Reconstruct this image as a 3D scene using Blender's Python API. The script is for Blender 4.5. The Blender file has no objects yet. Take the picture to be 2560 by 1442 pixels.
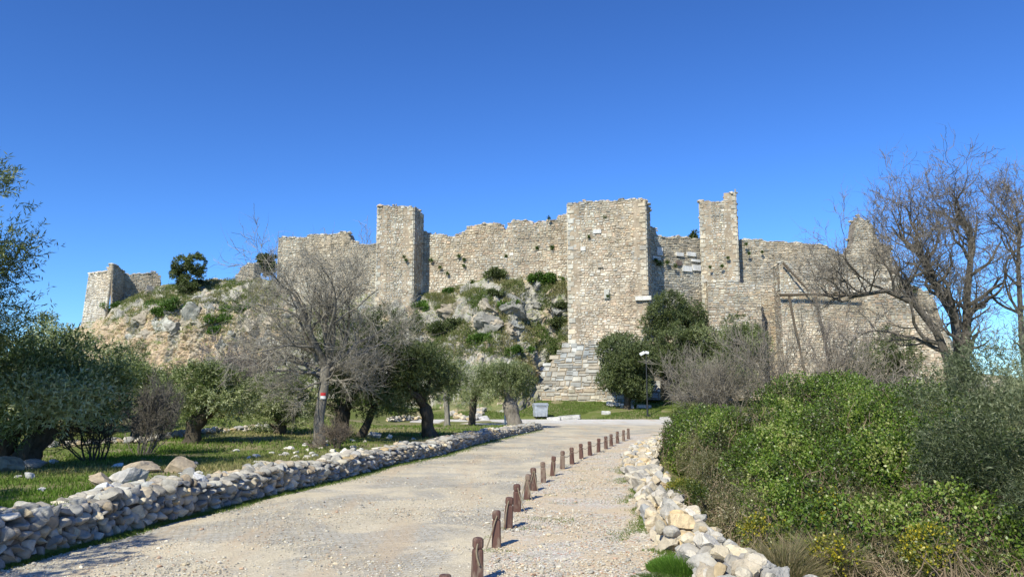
import bpy, math, random
import numpy as np
from mathutils import Vector, noise

# ------------------------------------------------------------------ camera, sky, sun, exposure
SC = bpy.context.scene
F_PX, PITCH, CAMZ = 1850.0, math.radians(7.97), 2.06
cam_d = bpy.data.cameras.new('camera'); cam = bpy.data.objects.new('camera', cam_d)
SC.collection.objects.link(cam); SC.camera = cam
cam.location = (0, 0, CAMZ); cam.rotation_euler = (math.pi/2 + PITCH, 0, 0)
cam_d.sensor_width = 36; cam_d.lens = F_PX/2560*36; cam_d.clip_end = 9000; cam_d.clip_start = .05
SUN_EL, SUN_AZ = math.radians(41), math.radians(180+28)
W = bpy.data.worlds.new('World'); SC.world = W; W.use_nodes = True
wn = W.node_tree.nodes; wl = W.node_tree.links; bgn = wn['Background']
sky = wn.new('ShaderNodeTexSky'); sky.sky_type = 'NISHITA'; sky.sun_disc = False
sky.sun_elevation = SUN_EL; sky.sun_rotation = SUN_AZ; sky.altitude = 0
sky.air_density = 1.0; sky.dust_density = 0.0; sky.ozone_density = 4.0
tint = wn.new('ShaderNodeMix'); tint.data_type = 'RGBA'; tint.blend_type = 'MULTIPLY'; tint.inputs[0].default_value = 1
tint.inputs[7].default_value = (.305, .48, .71, 1); gam = wn.new('ShaderNodeGamma'); gam.inputs[1].default_value = 1.25
wl.new(sky.outputs[0], gam.inputs[0]); wl.new(gam.outputs[0], tint.inputs[6])
wl.new(tint.outputs[2], bgn.inputs[0]); bgn.inputs[1].default_value = 0.12
sd = bpy.data.lights.new('sun', 'SUN'); sun = bpy.data.objects.new('sun', sd); SC.collection.objects.link(sun)
sd.energy = 4.6; sd.angle = math.radians(.5); sd.color = (1, .955, .80)
S = Vector((math.sin(SUN_AZ)*math.cos(SUN_EL), math.cos(SUN_AZ)*math.cos(SUN_EL), math.sin(SUN_EL)))
sun.rotation_euler = S.to_track_quat('Z', 'Y').to_euler()
SC.view_settings.view_transform = 'Standard'; SC.view_settings.look = 'None'
SC.view_settings.exposure = 0.5; SC.view_settings.gamma = 1
SC.cycles.max_bounces = 5; SC.cycles.diffuse_bounces = 3; SC.cycles.glossy_bounces = 1
SC.cycles.transparent_max_bounces = 4; SC.cycles.transmission_bounces = 2; SC.cycles.caustics_reflective = False

# ------------------------------------------------------------------ geometry helpers
CP, SP = math.cos(PITCH), math.sin(PITCH)
def ray(px, py):
    u, v = (px-1280)/F_PX, (721-py)/F_PX
    return (u, CP - v*SP, SP + v*CP)
def P(px, py, Y):
    d = ray(px, py); k = Y/d[1]
    return (d[0]*k, Y, CAMZ + d[2]*k)
def G(px, py, z=0.0):
    d = ray(px, py); k = (z-CAMZ)/d[2]
    return (d[0]*k, d[1]*k)
def proj(V):
    x, y, z = V[..., 0], V[..., 1], V[..., 2]-CAMZ
    dep = y*CP + z*SP; up = -y*SP + z*CP
    return 1280 + F_PX*x/dep, 721 - F_PX*up/dep
def sm(a, b, x):
    t = np.clip((x-a)/(b-a), 0, 1); return t*t*(3-2*t)

def nz3(Q, s, seed):
    r = np.random.RandomState(seed); o = 0
    for _ in range(7): k = unit(r.normal(size=3))*s*r.uniform(.6, 2); o = o+np.sin(Q@k+r.uniform(0, 6.28))
    return o/7
class Mesh:
    def __init__(s): s.V = []; s.F = {}; s.C = {}; s.M = {}; s.n = 0
    def add(s, V, F, C=(1, 1, 1), m=0):
        V = np.asarray(V, float).reshape(-1, 3); F = np.asarray(F, int)
        k = F.shape[1]; C = np.asarray(C, float)
        if C.ndim == 1: C = np.tile(C, (len(F), 1))
        s.V.append(V); s.F.setdefault(k, []).append(F+s.n); s.C.setdefault(k, []).append(C)
        s.M.setdefault(k, []).append(np.full(len(F), m)); s.n += len(V)
    def build(s, name, mats, parent=None, loc=(0, 0, 0), smooth=False):
        me = bpy.data.meshes.new(name)
        V = np.concatenate(s.V); ks = sorted(s.F)
        fl = [np.concatenate(s.F[k]) for k in ks]; cl = np.concatenate([np.concatenate(s.C[k]) for k in ks])
        ml = np.concatenate([np.concatenate(s.M[k]) for k in ks])
        tot = np.concatenate([np.full(len(f), k) for f, k in zip(fl, ks)])
        loops = np.concatenate([f.ravel() for f in fl])
        me.vertices.add(len(V)); me.vertices.foreach_set('co', V.astype(np.float32).ravel())
        me.loops.add(len(loops)); me.loops.foreach_set('vertex_index', loops.astype(np.int32))
        me.polygons.add(len(tot))
        me.polygons.foreach_set('loop_start', np.concatenate([[0], np.cumsum(tot)[:-1]]).astype(np.int32))
        me.polygons.foreach_set('loop_total', tot.astype(np.int32))
        me.polygons.foreach_set('material_index', ml.astype(np.int32))
        me.polygons.foreach_set('use_smooth', np.full(len(tot), smooth))
        a = me.attributes.new('Col', 'FLOAT_COLOR', 'FACE')
        a.data.foreach_set('color', np.concatenate([cl, np.ones((len(cl), 1))], 1).astype(np.float32).ravel())
        me.update(calc_edges=True)
        for m in (mats if isinstance(mats, (list, tuple)) else [mats]): me.materials.append(m)
        o = bpy.data.objects.new(name, me); SC.collection.objects.link(o); o.location = loc
        if parent: o.parent = parent
        return o
def tag(o, label=None, cat=None, group=None, kind=None):
    if label: o['label'] = label
    if cat: o['category'] = cat; o['kind'] = 'thing'
    if group: o['group'] = group
    if kind: o["kind"] = kind
    return o
def thing(name, label, cat, loc=(0, 0, 0), group=None, rz=0):
    o = bpy.data.objects.new(name, None); SC.collection.objects.link(o)
    o.location = loc; o.rotation_euler = (0, 0, rz); o.empty_display_size = .3
    return tag(o, label, cat, group)

def box(m, c, s, col=(1, 1, 1), rz=0, mi=0, taper=1.0):
    x, y, z = s[0]/2, s[1]/2, s[2]/2
    V = np.array([(-x*taper, -y*taper, -z), (x*taper, -y*taper, -z), (x*taper, y*taper, -z), (-x*taper, y*taper, -z), (-x, -y, z), (x, -y, z), (x, y, z), (-x, y, z)])
    cr, sr = math.cos(rz), math.sin(rz)
    V = np.stack([V[:, 0]*cr-V[:, 1]*sr, V[:, 0]*sr+V[:, 1]*cr, V[:, 2]], 1)+np.array(c)
    m.add(V, [(0, 3, 2, 1), (4, 5, 6, 7), (0, 1, 5, 4), (1, 2, 6, 5), (2, 3, 7, 6), (3, 0, 4, 7)], col, mi)
def unit(v): return v/np.maximum(np.linalg.norm(v, axis=-1, keepdims=True), 1e-9)
def tube(m, pts, rad, k=6, col=(1, 1, 1), cap=True, lob=0, rng=None, mi=0):
    pts = np.asarray(pts, float); rad = np.broadcast_to(np.asarray(rad, float), (len(pts),)); n = len(pts)
    T = unit(np.gradient(pts, axis=0))
    ref = np.array([0.31, .95, .05]) if abs(T[0][2]) > .6 else np.array([0.05, .1, 1.])
    A = unit(np.cross(T, ref)); B = np.cross(T, A)
    th = np.arange(k)*2*math.pi/k
    R = rad[:, None]*np.ones((1, k))
    if lob: R = R*(1+lob*np.sin(th*3+rng.uniform(0, 6)+np.arange(n)[:, None]*.35)+lob*.7*np.sin(th*5+rng.uniform(0, 6)-np.arange(n)[:, None]*.3)+rng.uniform(-.4, .4, (n, k))*lob)
    V = pts[:, None]+A[:, None]*(R*np.cos(th))[..., None]+B[:, None]*(R*np.sin(th))[..., None]
    i = np.arange(n-1)[:, None]*k; j = np.arange(k); j2 = (j+1) % k
    F = np.stack([i+j, i+j2, i+k+j2, i+k+j], -1).reshape(-1, 4)
    m.add(V.reshape(-1, 3), F, col, mi)
    if cap and k > 3:
        m.add(V[-1], [tuple(range(k))], col, mi); m.add(V[0], [tuple(range(k))[::-1]], col, mi)

# ------------------------------------------------------------------ materials
def mat(name):
    m = bpy.data.materials.new(name); m.use_nodes = True; nt = m.node_tree
    return m, nt, nt.nodes['Principled BSDF'], nt.nodes, nt.links
class N:
    """tiny node-graph helper"""
    def __init__(s, nt): s.nt = nt; s.n = nt.nodes; s.l = nt.links
    def new(s, t, **k):
        x = s.n.new(t)
        for a, b in k.items(): setattr(x, a, b)
        return x
    def put(s, sock, v):
        if isinstance(v, bpy.types.NodeSocket): s.l.new(v, sock)
        elif isinstance(v, (tuple, list)) and len(v) == 3 and sock.type == 'RGBA': sock.default_value = (*v, 1)
        else: sock.default_value = v
    def obj(s): return s.new('ShaderNodeNewGeometry').outputs['Position']
    def noise(s, scale, detail=4, rough=.55, vec=None, dist=0, sc=None):
        x = s.new('ShaderNodeTexNoise'); x.inputs['Scale'].default_value = scale; x.inputs['Detail'].default_value = detail
        x.inputs['Roughness'].default_value = rough; x.inputs['Distortion'].default_value = dist
        v = vec or s.obj()
        if sc:
            mp = s.new('ShaderNodeMapping'); mp.inputs['Scale'].default_value = sc; s.l.new(v, mp.inputs[0]); v = mp.outputs[0]
        s.l.new(v, x.inputs['Vector']); return x.outputs['Fac']
    def vor(s, scale, feature='F1', out='Distance', vec=None, rnd=1):
        x = s.new('ShaderNodeTexVoronoi', feature=feature); x.inputs['Scale'].default_value = scale; x.inputs['Randomness'].default_value = rnd
        s.l.new(vec or s.obj(), x.inputs['Vector']); return x.outputs[out]
    def ramp(s, v, a, b, lo=0., hi=1.):
        x = s.new('ShaderNodeMapRange'); s.put(x.inputs[0], v); x.inputs[1].default_value = a; x.inputs[2].default_value = b
        x.inputs[3].default_value = lo; x.inputs[4].default_value = hi; return x.outputs[0]
    def mix(s, f, a, b, mode='MIX'):
        x = s.new('ShaderNodeMix', data_type='RGBA', blend_type=mode); s.put(x.inputs[0], f); s.put(x.inputs[6], a); s.put(x.inputs[7], b); return x.outputs[2]
    def math(s, op, a, b=0.):
        x = s.new('ShaderNodeMath', operation=op); s.put(x.inputs[0], a); s.put(x.inputs[1], b); return x.outputs[0]
    def scale(s, c, f):
        x = s.new('ShaderNodeVectorMath', operation='SCALE'); s.put(x.inputs[0], c); s.put(x.inputs['Scale'], f); return x.outputs[0]
    def bump(s, h, strength, dist, bs, prev=None):
        x = s.new('ShaderNodeBump'); x.inputs['Strength'].default_value = strength; x.inputs['Distance'].default_value = dist
        s.l.new(h, x.inputs['Height'])
        if prev: s.l.new(prev, x.inputs['Normal'])
        s.l.new(x.outputs[0], bs.inputs['Normal']); return x.outputs[0]
    def col(s): return s.new('ShaderNodeAttribute', attribute_name='Col').outputs['Color']

def m_stone(name, nscale=4, bscale=18, bstr=.7, bdist=.04, stain=(.24, .22, .19), stain_amt=.5):
    m, nt, bs, _, _ = mat(name); g = N(nt)
    c = g.col(); n1 = g.noise(nscale, 5, .65); c = g.scale(c, g.ramp(n1, .3, .7, .72, 1.2))
    st = g.noise(1., 5, .65, sc=(1.6, 1.6, .22)); c = g.scale(c, g.ramp(st, .4, .66, 1.06, .80))
    n2 = g.noise(nscale*.35, 5, .7, dist=.4); c = g.mix(g.ramp(n2, .56, .72, 0, stain_amt), c, stain)
    n3 = g.noise(bscale*1.5, 3, .7); c = g.mix(g.ramp(n3, .62, .72, 0, .55), c, (.12, .11, .09))
    g.put(bs.inputs['Base Color'], c); bs.inputs['Roughness'].default_value = .95; bs.inputs['Specular IOR Level'].default_value = .15
    h = g.noise(bscale, 5, .7); g.bump(h, bstr, bdist, bs)
    return m
M_MASON = m_stone('castle_masonry', .9, 9, .6, .06, (.27, .25, .21), .45)
M_ROCK = m_stone('limestone_rock', 6, 22, .8, .03, (.25, .24, .23), .5)
M_PEBBLE = m_stone('pebble_stone', 20, 40, .2, .01)

def m_leaf(name, trans=.25, rough=.55, spec=.3):
    m, nt, bs, nn, ll = mat(name); g = N(nt); c = g.col()
    g.put(bs.inputs['Base Color'], c); bs.inputs['Roughness'].default_value = rough; bs.inputs['Specular IOR Level'].default_value = spec
    t = g.new('ShaderNodeBsdfTranslucent'); g.put(t.inputs[0], g.mix(1., c, (1.1, 1.35, .5), 'MULTIPLY'))
    mx = g.new('ShaderNodeMixShader'); mx.inputs[0].default_value = trans
    ll.new(bs.outputs[0], mx.inputs[1]); ll.new(t.outputs[0], mx.inputs[2]); ll.new(mx.outputs[0], nn['Material Output'].inputs[0])
    return m
M_OLIVE = m_leaf('olive_leaves', .25, .5, .4); M_IVY = m_leaf('bramble_leaves', .28, .42, .5); M_GRASS = m_leaf('grass_blades', .3, .7, .2)
def m_bark(name, sc=(14, 14, 2.5), dark=.55):
    m, nt, bs, _, _ = mat(name); g = N(nt); tc = g.new('ShaderNodeTexCoord').outputs['Object']
    n1 = g.noise(1., 6, .7, vec=tc, sc=sc); n2 = g.noise(2.2, 3, .6, vec=tc)
    c = g.scale(g.col(), g.ramp(n1, .35, .65, dark, 1.25)); c = g.mix(g.ramp(n2, .55, .7, 0, .5), c, (.10, .095, .06))
    g.put(bs.inputs['Base Color'], c); bs.inputs['Roughness'].default_value = .95; bs.inputs['Specular IOR Level'].default_value = .1
    g.bump(n1, .9, .05, bs); return m
M_BARK = m_bark('tree_bark'); M_TWIG = m_bark('dry_twigs', (6, 6, 6), .8)
def m_plain(name, col, rough=.7, metal=0, nsc=20, var=.15, bstr=.1, attr=False):
    m, nt, bs, _, _ = mat(name); g = N(nt); tc = g.new('ShaderNodeTexCoord').outputs['Object']; n1 = g.noise(nsc, 5, .6, vec=tc)
    base = g.col() if attr else g.mix(1., col, (1, 1, 1), 'MULTIPLY')
    g.put(bs.inputs['Base Color'], g.scale(base, g.ramp(n1, .3, .7, 1-var, 1+var)))
    bs.inputs['Roughness'].default_value = rough; bs.inputs['Metallic'].default_value = metal; g.bump(n1, bstr, .01, bs); return m
M_ROPE = m_plain('old_rope', (.22, .18, .12), .9, 0, 120, .3, .5)
M_GALV = m_plain('galvanised_steel', (.42, .45, .48), .45, .35, 6, .18)
M_BLACK = m_plain('black_paint', (.02, .022, .024), .5); M_RUBBER = m_plain('rubber', (.02, .02, .02), .8)
M_WHITEP = m_plain('white_paint', (.75, .75, .74), .5); M_REDP = m_plain('red_paint', (.5, .03, .03), .6)
M_TIMBER = m_bark('weathered_timber', (30, 30, 3), .7)

def m_bollard():
    m, nt, bs, _, _ = mat('bollard_timber'); g = N(nt); tc = g.new('ShaderNodeTexCoord').outputs['Object']
    oi = g.new('ShaderNodeObjectInfo').outputs['Random']
    off = g.new('ShaderNodeVectorMath', operation='ADD'); g.put(off.inputs[0], tc)
    cb = g.new('ShaderNodeCombineXYZ'); g.put(cb.inputs[0], g.math('MULTIPLY', oi, 37.)); g.put(cb.inputs[2], g.math('MULTIPLY', oi, 11.)); g.put(off.inputs[1], cb.outputs[0])
    v = off.outputs[0]
    grain = g.noise(1., 5, .7, vec=v, sc=(70, 70, 3)); worn = g.noise(1, 4, .65, vec=v, sc=(9, 9, 3))
    c = g.mix(g.ramp(grain, .35, .65, 0, 1), (.07, .034, .026), (.125, .06, .043))
    c = g.mix(g.ramp(g.math('ADD', worn, g.math('MULTIPLY', g.math('SUBTRACT', oi, .5), .22)), .5, .62, 0, .85), c, (.2, .15, .11))
    g.put(bs.inputs['Base Color'], c); bs.inputs['Roughness'].default_value = .75; g.bump(grain, .5, .006, bs); return m
M_BOLL = m_bollard()

def gravel_cols(g):
    c1 = g.vor(38, out='Color'); sep = g.new('ShaderNodeSeparateColor'); g.l.new(c1, sep.inputs[0])
    c2 = g.vor(85, out='Color'); sep2 = g.new('ShaderNodeSeparateColor'); g.l.new(c2, sep2.inputs[0])
    return sep, sep2
def m_road():
    m, nt, bs, _, _ = mat('gravel_road'); g = N(nt)
    sep, sep2 = gravel_cols(g)
    dust = g.mix(g.noise(1.3, 4), (.56, .48, .325), (.62, .545, .395))
    peb = g.mix(sep.outputs[0], (.37, .32, .24), (.68, .61, .48))
    c = g.mix(g.ramp(g.math('ADD', g.noise(2.2, 5, .7), g.math('MULTIPLY', sep2.outputs[0], .25)), .5, .72, .15, .8), dust, peb)
    # old setts showing through in patches: small rows of grey cubes with dark joints
    br = g.new('ShaderNodeTexBrick'); br.offset = .5
    mp = g.new('ShaderNodeMapping'); mp.inputs['Rotation'].default_value = (0, 0, .25); g.l.new(g.obj(), mp.inputs[0])
    wob = g.new('ShaderNodeVectorMath', operation='ADD'); g.l.new(mp.outputs[0], wob.inputs[0])
    nz = g.new('ShaderNodeTexNoise'); nz.inputs['Scale'].default_value = 3; g.l.new(g.scale(nz.outputs['Color'], .12), wob.inputs[1]); g.l.new(g.obj(), nz.inputs['Vector'])
    g.l.new(wob.outputs[0], br.inputs['Vector'])
    for k, v in (('Scale', 1.), ('Brick Width', .13), ('Row Height', .1), ('Mortar Size', .012), ('Mortar Smooth', .6), ('Bias', 0.)): br.inputs[k].default_value = v
    br.inputs['Color1'].default_value = (.36, .345, .30, 1); br.inputs['Color2'].default_value = (.50, .475, .41, 1); br.inputs['Mortar'].default_value = (.36, .30, .21, 1)
    patch = g.noise(.55, 5, .6, dist=.6); pm = g.ramp(patch, .46, .56, 0, .9)
    c = g.mix(pm, c, br.outputs[0])
    # white concrete apron at the far end
    pos = g.new('ShaderNodeSeparateXYZ'); g.l.new(g.obj(), pos.inputs[0])
    far = g.ramp(g.math('ADD', pos.outputs[1], g.math('MULTIPLY', g.noise(.6, 3), 6.)), 49, 54, 0, .85)
    c = g.mix(far, c, (.62, .6, .56))
    st = g.noise(.35, 6, .7); c = g.scale(c, g.ramp(st, .3, .7, .8, 1.1))
    rut = g.noise(1., 5, .65, sc=(1.4, .16, 1)); c = g.mix(g.ramp(rut, .52, .64, 0, .55), c, (.50, .385, .255))
    dk = g.noise(9, 5, .8); c = g.mix(g.ramp(dk, .66, .72, 0, .5), c, (.17, .15, .11))
    g.put(bs.inputs['Base Color'], c); bs.inputs['Roughness'].default_value = .97; bs.inputs['Specular IOR Level'].default_value = .1
    h = g.vor(38); b1 = g.bump(h, .45, .02, bs); g.bump(g.math('MULTIPLY', br.outputs['Fac'], g.math('MULTIPLY', pm, -1.)), .5, .02, bs, b1)
    return m
M_ROAD = m_road()
def m_path():
    m, nt, bs, _, _ = mat('gravel_footpath'); g = N(nt)
    sep, sep2 = gravel_cols(g)
    dust = g.mix(g.noise(1.7, 4), (.55, .42, .26), (.61, .50, .34))
    peb = g.mix(sep.outputs[0], (.34, .31, .26), (.72, .67, .58)); peb = g.mix(g.ramp(sep.outputs[1], .93, .95), peb, (.5, .22, .15))
    mk = g.math('ADD', g.noise(.8, 6, .65), g.math('MULTIPLY', sep2.outputs[0], .12))
    c = g.mix(g.ramp(mk, .52, .62, .2, .95), dust, peb)
    moss = g.noise(1., 6, .75, sc=(1.0, .8, 1)); c = g.mix(g.ramp(moss, .6, .68, 0, .5), c, (.13, .13, .05))
    g.put(bs.inputs['Base Color'], c); bs.inputs['Roughness'].default_value = .97; bs.inputs['Specular IOR Level'].default_value = .1
    b1 = g.bump(g.vor(38), .6, .025, bs); g.bump(g.noise(6, 4), .4, .05, bs, b1); return m
M_PATH = m_path()
def m_ground():
    m, nt, bs, _, _ = mat('meadow_ground'); g = N(nt)
    a = g.noise(.9, 6, .7); b = g.noise(.25, 5, .6, dist=.5); f = g.noise(14, 4, .7)
    gr = g.mix(g.ramp(f, .3, .7), (.07, .105, .018), (.17, .21, .05))
    ea = g.mix(f, (.24, .19, .12), (.38, .31, .21))
    c = g.mix(g.ramp(g.math('ADD', g.math('MULTIPLY', a, .5), g.math('MULTIPLY', b, .5)), .46, .60, .1, .85), gr, ea)
    g.put(bs.inputs['Base Color'], c); bs.inputs['Roughness'].default_value = 1; bs.inputs['Specular IOR Level'].default_value = .05
    g.bump(f, .8, .05, bs); return m
M_GROUND = m_ground()
def m_hill():
    m, nt, bs, _, _ = mat('limestone_hill'); g = N(nt)
    n1 = g.noise(.55, 7, .7, dist=.3); n2 = g.noise(1.6, 6, .68, sc=(1, 1, .55)); cr = g.noise(1., 4, .55, sc=(.5, .5, .16))
    c = g.mix(g.ramp(n2, .35, .65), (.24, .23, .19), (.47, .44, .375))
    # iron-orange wall below the brow on the left, streaked vertically
    pos = g.new('ShaderNodeSeparateXYZ'); g.l.new(g.obj(), pos.inputs[0])
    lft = g.math('MULTIPLY', g.ramp(pos.outputs[0], -22, -28), g.ramp(pos.outputs[2], 13, 9.5))
    mid = g.math('MULTIPLY', g.ramp(pos.outputs[0], -1, 2), g.ramp(pos.outputs[0], 9, 6))
    om = g.math('ADD', cr, g.math('MULTIPLY', lft, .16)); om = g.math('ADD', om, g.math('MULTIPLY', mid, .05))
    orange = g.mix(g.ramp(n2, .3, .7), (.42, .29, .165), (.66, .51, .35))
    c = g.mix(g.ramp(om, .53, .68, 0, .8), c, orange)
    dk = g.noise(1.9, 5, .75, dist=.7); c = g.mix(g.ramp(dk, .58, .7, 0, .55), c, (.17, .16, .125))
    geo = g.new('ShaderNodeNewGeometry'); nz = g.new('ShaderNodeSeparateXYZ'); g.l.new(geo.outputs['Normal'], nz.inputs[0])
    veg = g.math('ADD', g.math('MULTIPLY', nz.outputs[2], .35), n1)
    vc = g.mix(g.ramp(g.noise(1.2, 5, .7), .4, .62), (.09, .14, .028), (.24, .21, .10))
    c = g.mix(g.ramp(veg, .68, .76, 0, .9), c, vc)
    g.put(bs.inputs['Base Color'], c); bs.inputs['Roughness'].default_value = .97; bs.inputs['Specular IOR Level'].default_value = .1
    b1 = g.bump(n2, .9, .25, bs); g.bump(g.noise(9, 5, .7), .7, .06, bs, b1); return m
M_HILL = m_hill()

# ------------------------------------------------------------------ ground, road, path
WB = [(0, 1422), (86, 1400), (210, 1364), (308, 1336), (413, 1310), (526, 1280), (639, 1250), (737, 1227), (865, 1197), (988, 1162), (1100, 1140), (1176, 1116), (1270, 1092), (1356, 1073)]
WL = np.array([G(a, b) for a, b in WB])                 # foot of the left dry stone wall
d0 = (WL[1]-WL[0]); d0 = d0/np.linalg.norm(d0)
WL = np.vstack([WL[0]-d0*9, WL[0]-d0*4, WL])
def xwall(y): return np.interp(y, WL[:, 1], WL[:, 0])
RW = np.array([G(a, b) for a, b in [(1800, 1480), (1730, 1425), (1668, 1370), (1640, 1335), (1608, 1255), (1585, 1195), (1570, 1162), (1592, 1128), (1650, 1108)]])
RW = np.vstack([[RW[0][0]+.4, RW[0][1]-5], RW])
def xrw(y): return np.interp(y, RW[:, 1], RW[:, 0])
def wn2(x, y, s=1., seed=0):
    r = np.random.RandomState(seed); o = 0
    for i in range(6):
        a = r.uniform(0, 6.28); k = s*r.uniform(.6, 2.2); o = o+np.sin(x*k*math.cos(a)+y*k*math.sin(a)+r.uniform(0, 6.28))
    return o/6
def gz(x, y):
    x = np.asarray(x, float); y = np.asarray(y, float)
    t = sm(-.15, .35, (xwall(y)-.12)-x)
    h = np.interp(y, [0, 9, 14, 20, 30, 41, 47], [.53, .50, .45, .36, .32, .22, .0])
    z = h*t + t*sm(22, 60, y)*1.5*sm(-7, -14, x)
    z = z + t*(.05*wn2(x, y, 1.2, 3)+.05*wn2(x, y, .5, 5))*sm(58, 40, y)
    far = sm(57.3, 59, y)*np.clip(y-57.6, 0, 10)*.125
    z = np.maximum(z, far*.999 + (z*.3 if False else 0))
    r = sm(.1, 1.6, x-(xrw(y)+.25))*sm(30, 25, y); z = z - r*.55
    return z
def grid_axis(a, b, st, out, k=1.25):
    v = list(np.arange(a, b+st/2, st)); s = st
    while v[-1] < out: s *= k; v.append(v[-1]+s)
    s = st; w = []
    while (w[-1] if w else a) > -out: s *= k; w.append((w[-1] if w else a)-s)
    return np.array(w[::-1]+v)
xs = grid_axis(-26, 26, .22, 3500); ys = grid_axis(0, 70, .22, 3500)
X, Y = np.meshgrid(xs, ys); Z = gz(X, Y)
road_mask = (X > xwall(Y)) & (Y < 57.5); Z = Z-np.where(road_mask & (X < xrw(Y)), .02, 0)
def grid_faces(nr, nc):
    i = np.arange(nr-1)[:, None]*nc+np.arange(nc-1)[None]
    return np.stack([i, i+1, i+nc+1, i+nc], -1).reshape(-1, 4)
mg = Mesh(); mg.add(np.stack([X, Y, Z], -1).reshape(-1, 3), grid_faces(*X.shape))
tag(mg.build('ground', M_GROUND, smooth=True), kind='structure')

BOL = [(1113, 1434, None), (1193, 1343, None), (1241, 1283, 1367), (1270, 1242, 1320), (1293, 1215, 1279), (1317, 1192, 1248), (1335, 1175, 1226), (1359, 1156, 1206), (1381, 1141, 1189), (1406, 1129, 1172), (1430, 1118, 1160), (1453.5, 1112, 1146.5), (1475, 1104, 1138), (1496, 1097, 1130), (1515, 1091, 1122), (1528, 1084, 1115), (1544, 1080, 1108), (1559, 1075, 1102), (1571, 1072, 1097)]
BP = []
for px, pt, pb in BOL:
    if pb is None:
        d = ray(px, pt); k = (.47-CAMZ)/d[2]; BP.append((d[0]*k, d[1]*k))
    else: BP.append(G(px, pb))
BP = np.array(BP)
def xbol(y): return np.interp(y, np.r_[0, BP[:, 1]], np.r_[BP[0, 0]-1.3, BP[:, 0]])

# road: from behind the camera to the apron in front of the castle
def strip(name, ylist, xl, xr, nx, z, m, zn=0.):
    V = []
    for y in ylist:
        a, b = xl(y), xr(y)
        for i in range(nx+1):
            x = a+(b-a)*i/nx; V.append((x, y, z+zn*float(wn2(x, y, 3, 9))))
    me = Mesh(); me.add(V, grid_faces(len(ylist), nx+1)); return tag(me.build(name, m, smooth=True), kind='structure')
def road_l(y):
    if y < 41: return float(xwall(y))-.05
    return float(np.interp(y, [41, 43.5, 46, 50, 52, 57.5], [xwall(41)-.05, 1.2, .2, -4, -9, -16]))
def road_r(y):
    return float(np.interp(y, [0, 33, 36, 45, 57.5], [xbol(0), xbol(33), 5.2, 13, 19])) if y > 33 else float(xbol(y))
strip('road', np.arange(-14, 57.6, .5), road_l, road_r, 40, .004, M_ROAD, .006)
strip('path', np.arange(-14, 40, .4), lambda y: float(xbol(y))-.03 if y < 33.5 else road_r(y)-.03, lambda y: max(float(xrw(y))+.55, float(xbol(y))+.6) if y < 33.5 else road_r(y)+2.6, 16, .002, M_PATH, .006)

# ------------------------------------------------------------------ rocks
import bmesh
def ico(level):
    bm = bmesh.new(); bmesh.ops.create_icosphere(bm, subdivisions=level, radius=1); bm.verts.ensure_lookup_table()
    V = np.array([v.co[:] for v in bm.verts]); Fc = np.array([[v.index for v in f.verts] for f in bm.faces]); bm.free(); return V, Fc
ICO = {1: ico(1), 2: ico(2), 3: ico(3), 4: ico(4)}
def rock(rng, level=2, cuts=9, rough=.06):
    V, Fc = ICO[level]; V = np.sign(V)*np.abs(V)**rng.uniform(.55, .95); V = V@rotm(rng, .5)*rng.uniform(1.05, 1.2)
    for _ in range(cuts):
        n = unit(rng.normal(size=3)); d = rng.uniform(.5, .88); s = V@n; V = V-np.outer(np.maximum(s-d, 0), n)
    k = unit(rng.normal(size=(9, 3)))*np.r_[rng.uniform(2, 5, 4), rng.uniform(7, 13, 5)][:, None]; ph = rng.uniform(0, 6.3, 9)
    w = np.r_[np.full(4, .6), np.full(5, .3)]
    V = V*(1+rough*(np.sin(V@k.T+ph)*w).sum(1)[:, None]+rng.normal(0, rough*.3, (len(V), 1)))
    return V, Fc
def rotm(rng, tilt=.4):
    a, b, c = rng.uniform(0, 6.28), rng.normal(0, tilt), rng.normal(0, tilt)
    ca, sa, cb, sb, cc, s_ = math.cos(a), math.sin(a), math.cos(b), math.sin(b), math.cos(c), math.sin(c)
    return np.array([[ca, -sa, 0], [sa, ca, 0], [0, 0, 1]])@np.array([[1, 0, 0], [0, cb, -sb], [0, sb, cb]])@np.array([[cc, 0, s_], [0, 1, 0], [-s_, 0, cc]])
PAL_GREY = [(.36, .345, .305), (.43, .41, .36), (.30, .29, .265), (.40, .36, .30), (.48, .46, .40), (.40, .33, .24)]
PAL_CREAM = [(.53, .475, .365), (.58, .53, .44), (.54, .42, .25), (.44, .41, .35), (.60, .51, .355), (.51, .445, .34), (.38, .36, .32)]
def pick(rng, pal, j=.05):
    c = np.array(pal[rng.randint(len(pal))]); w = rng.normal(0, .02); return np.clip(c*(1+rng.normal(0, .10))*np.array([1+w, 1, 1-w*1.5]), .03, .85)

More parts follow.
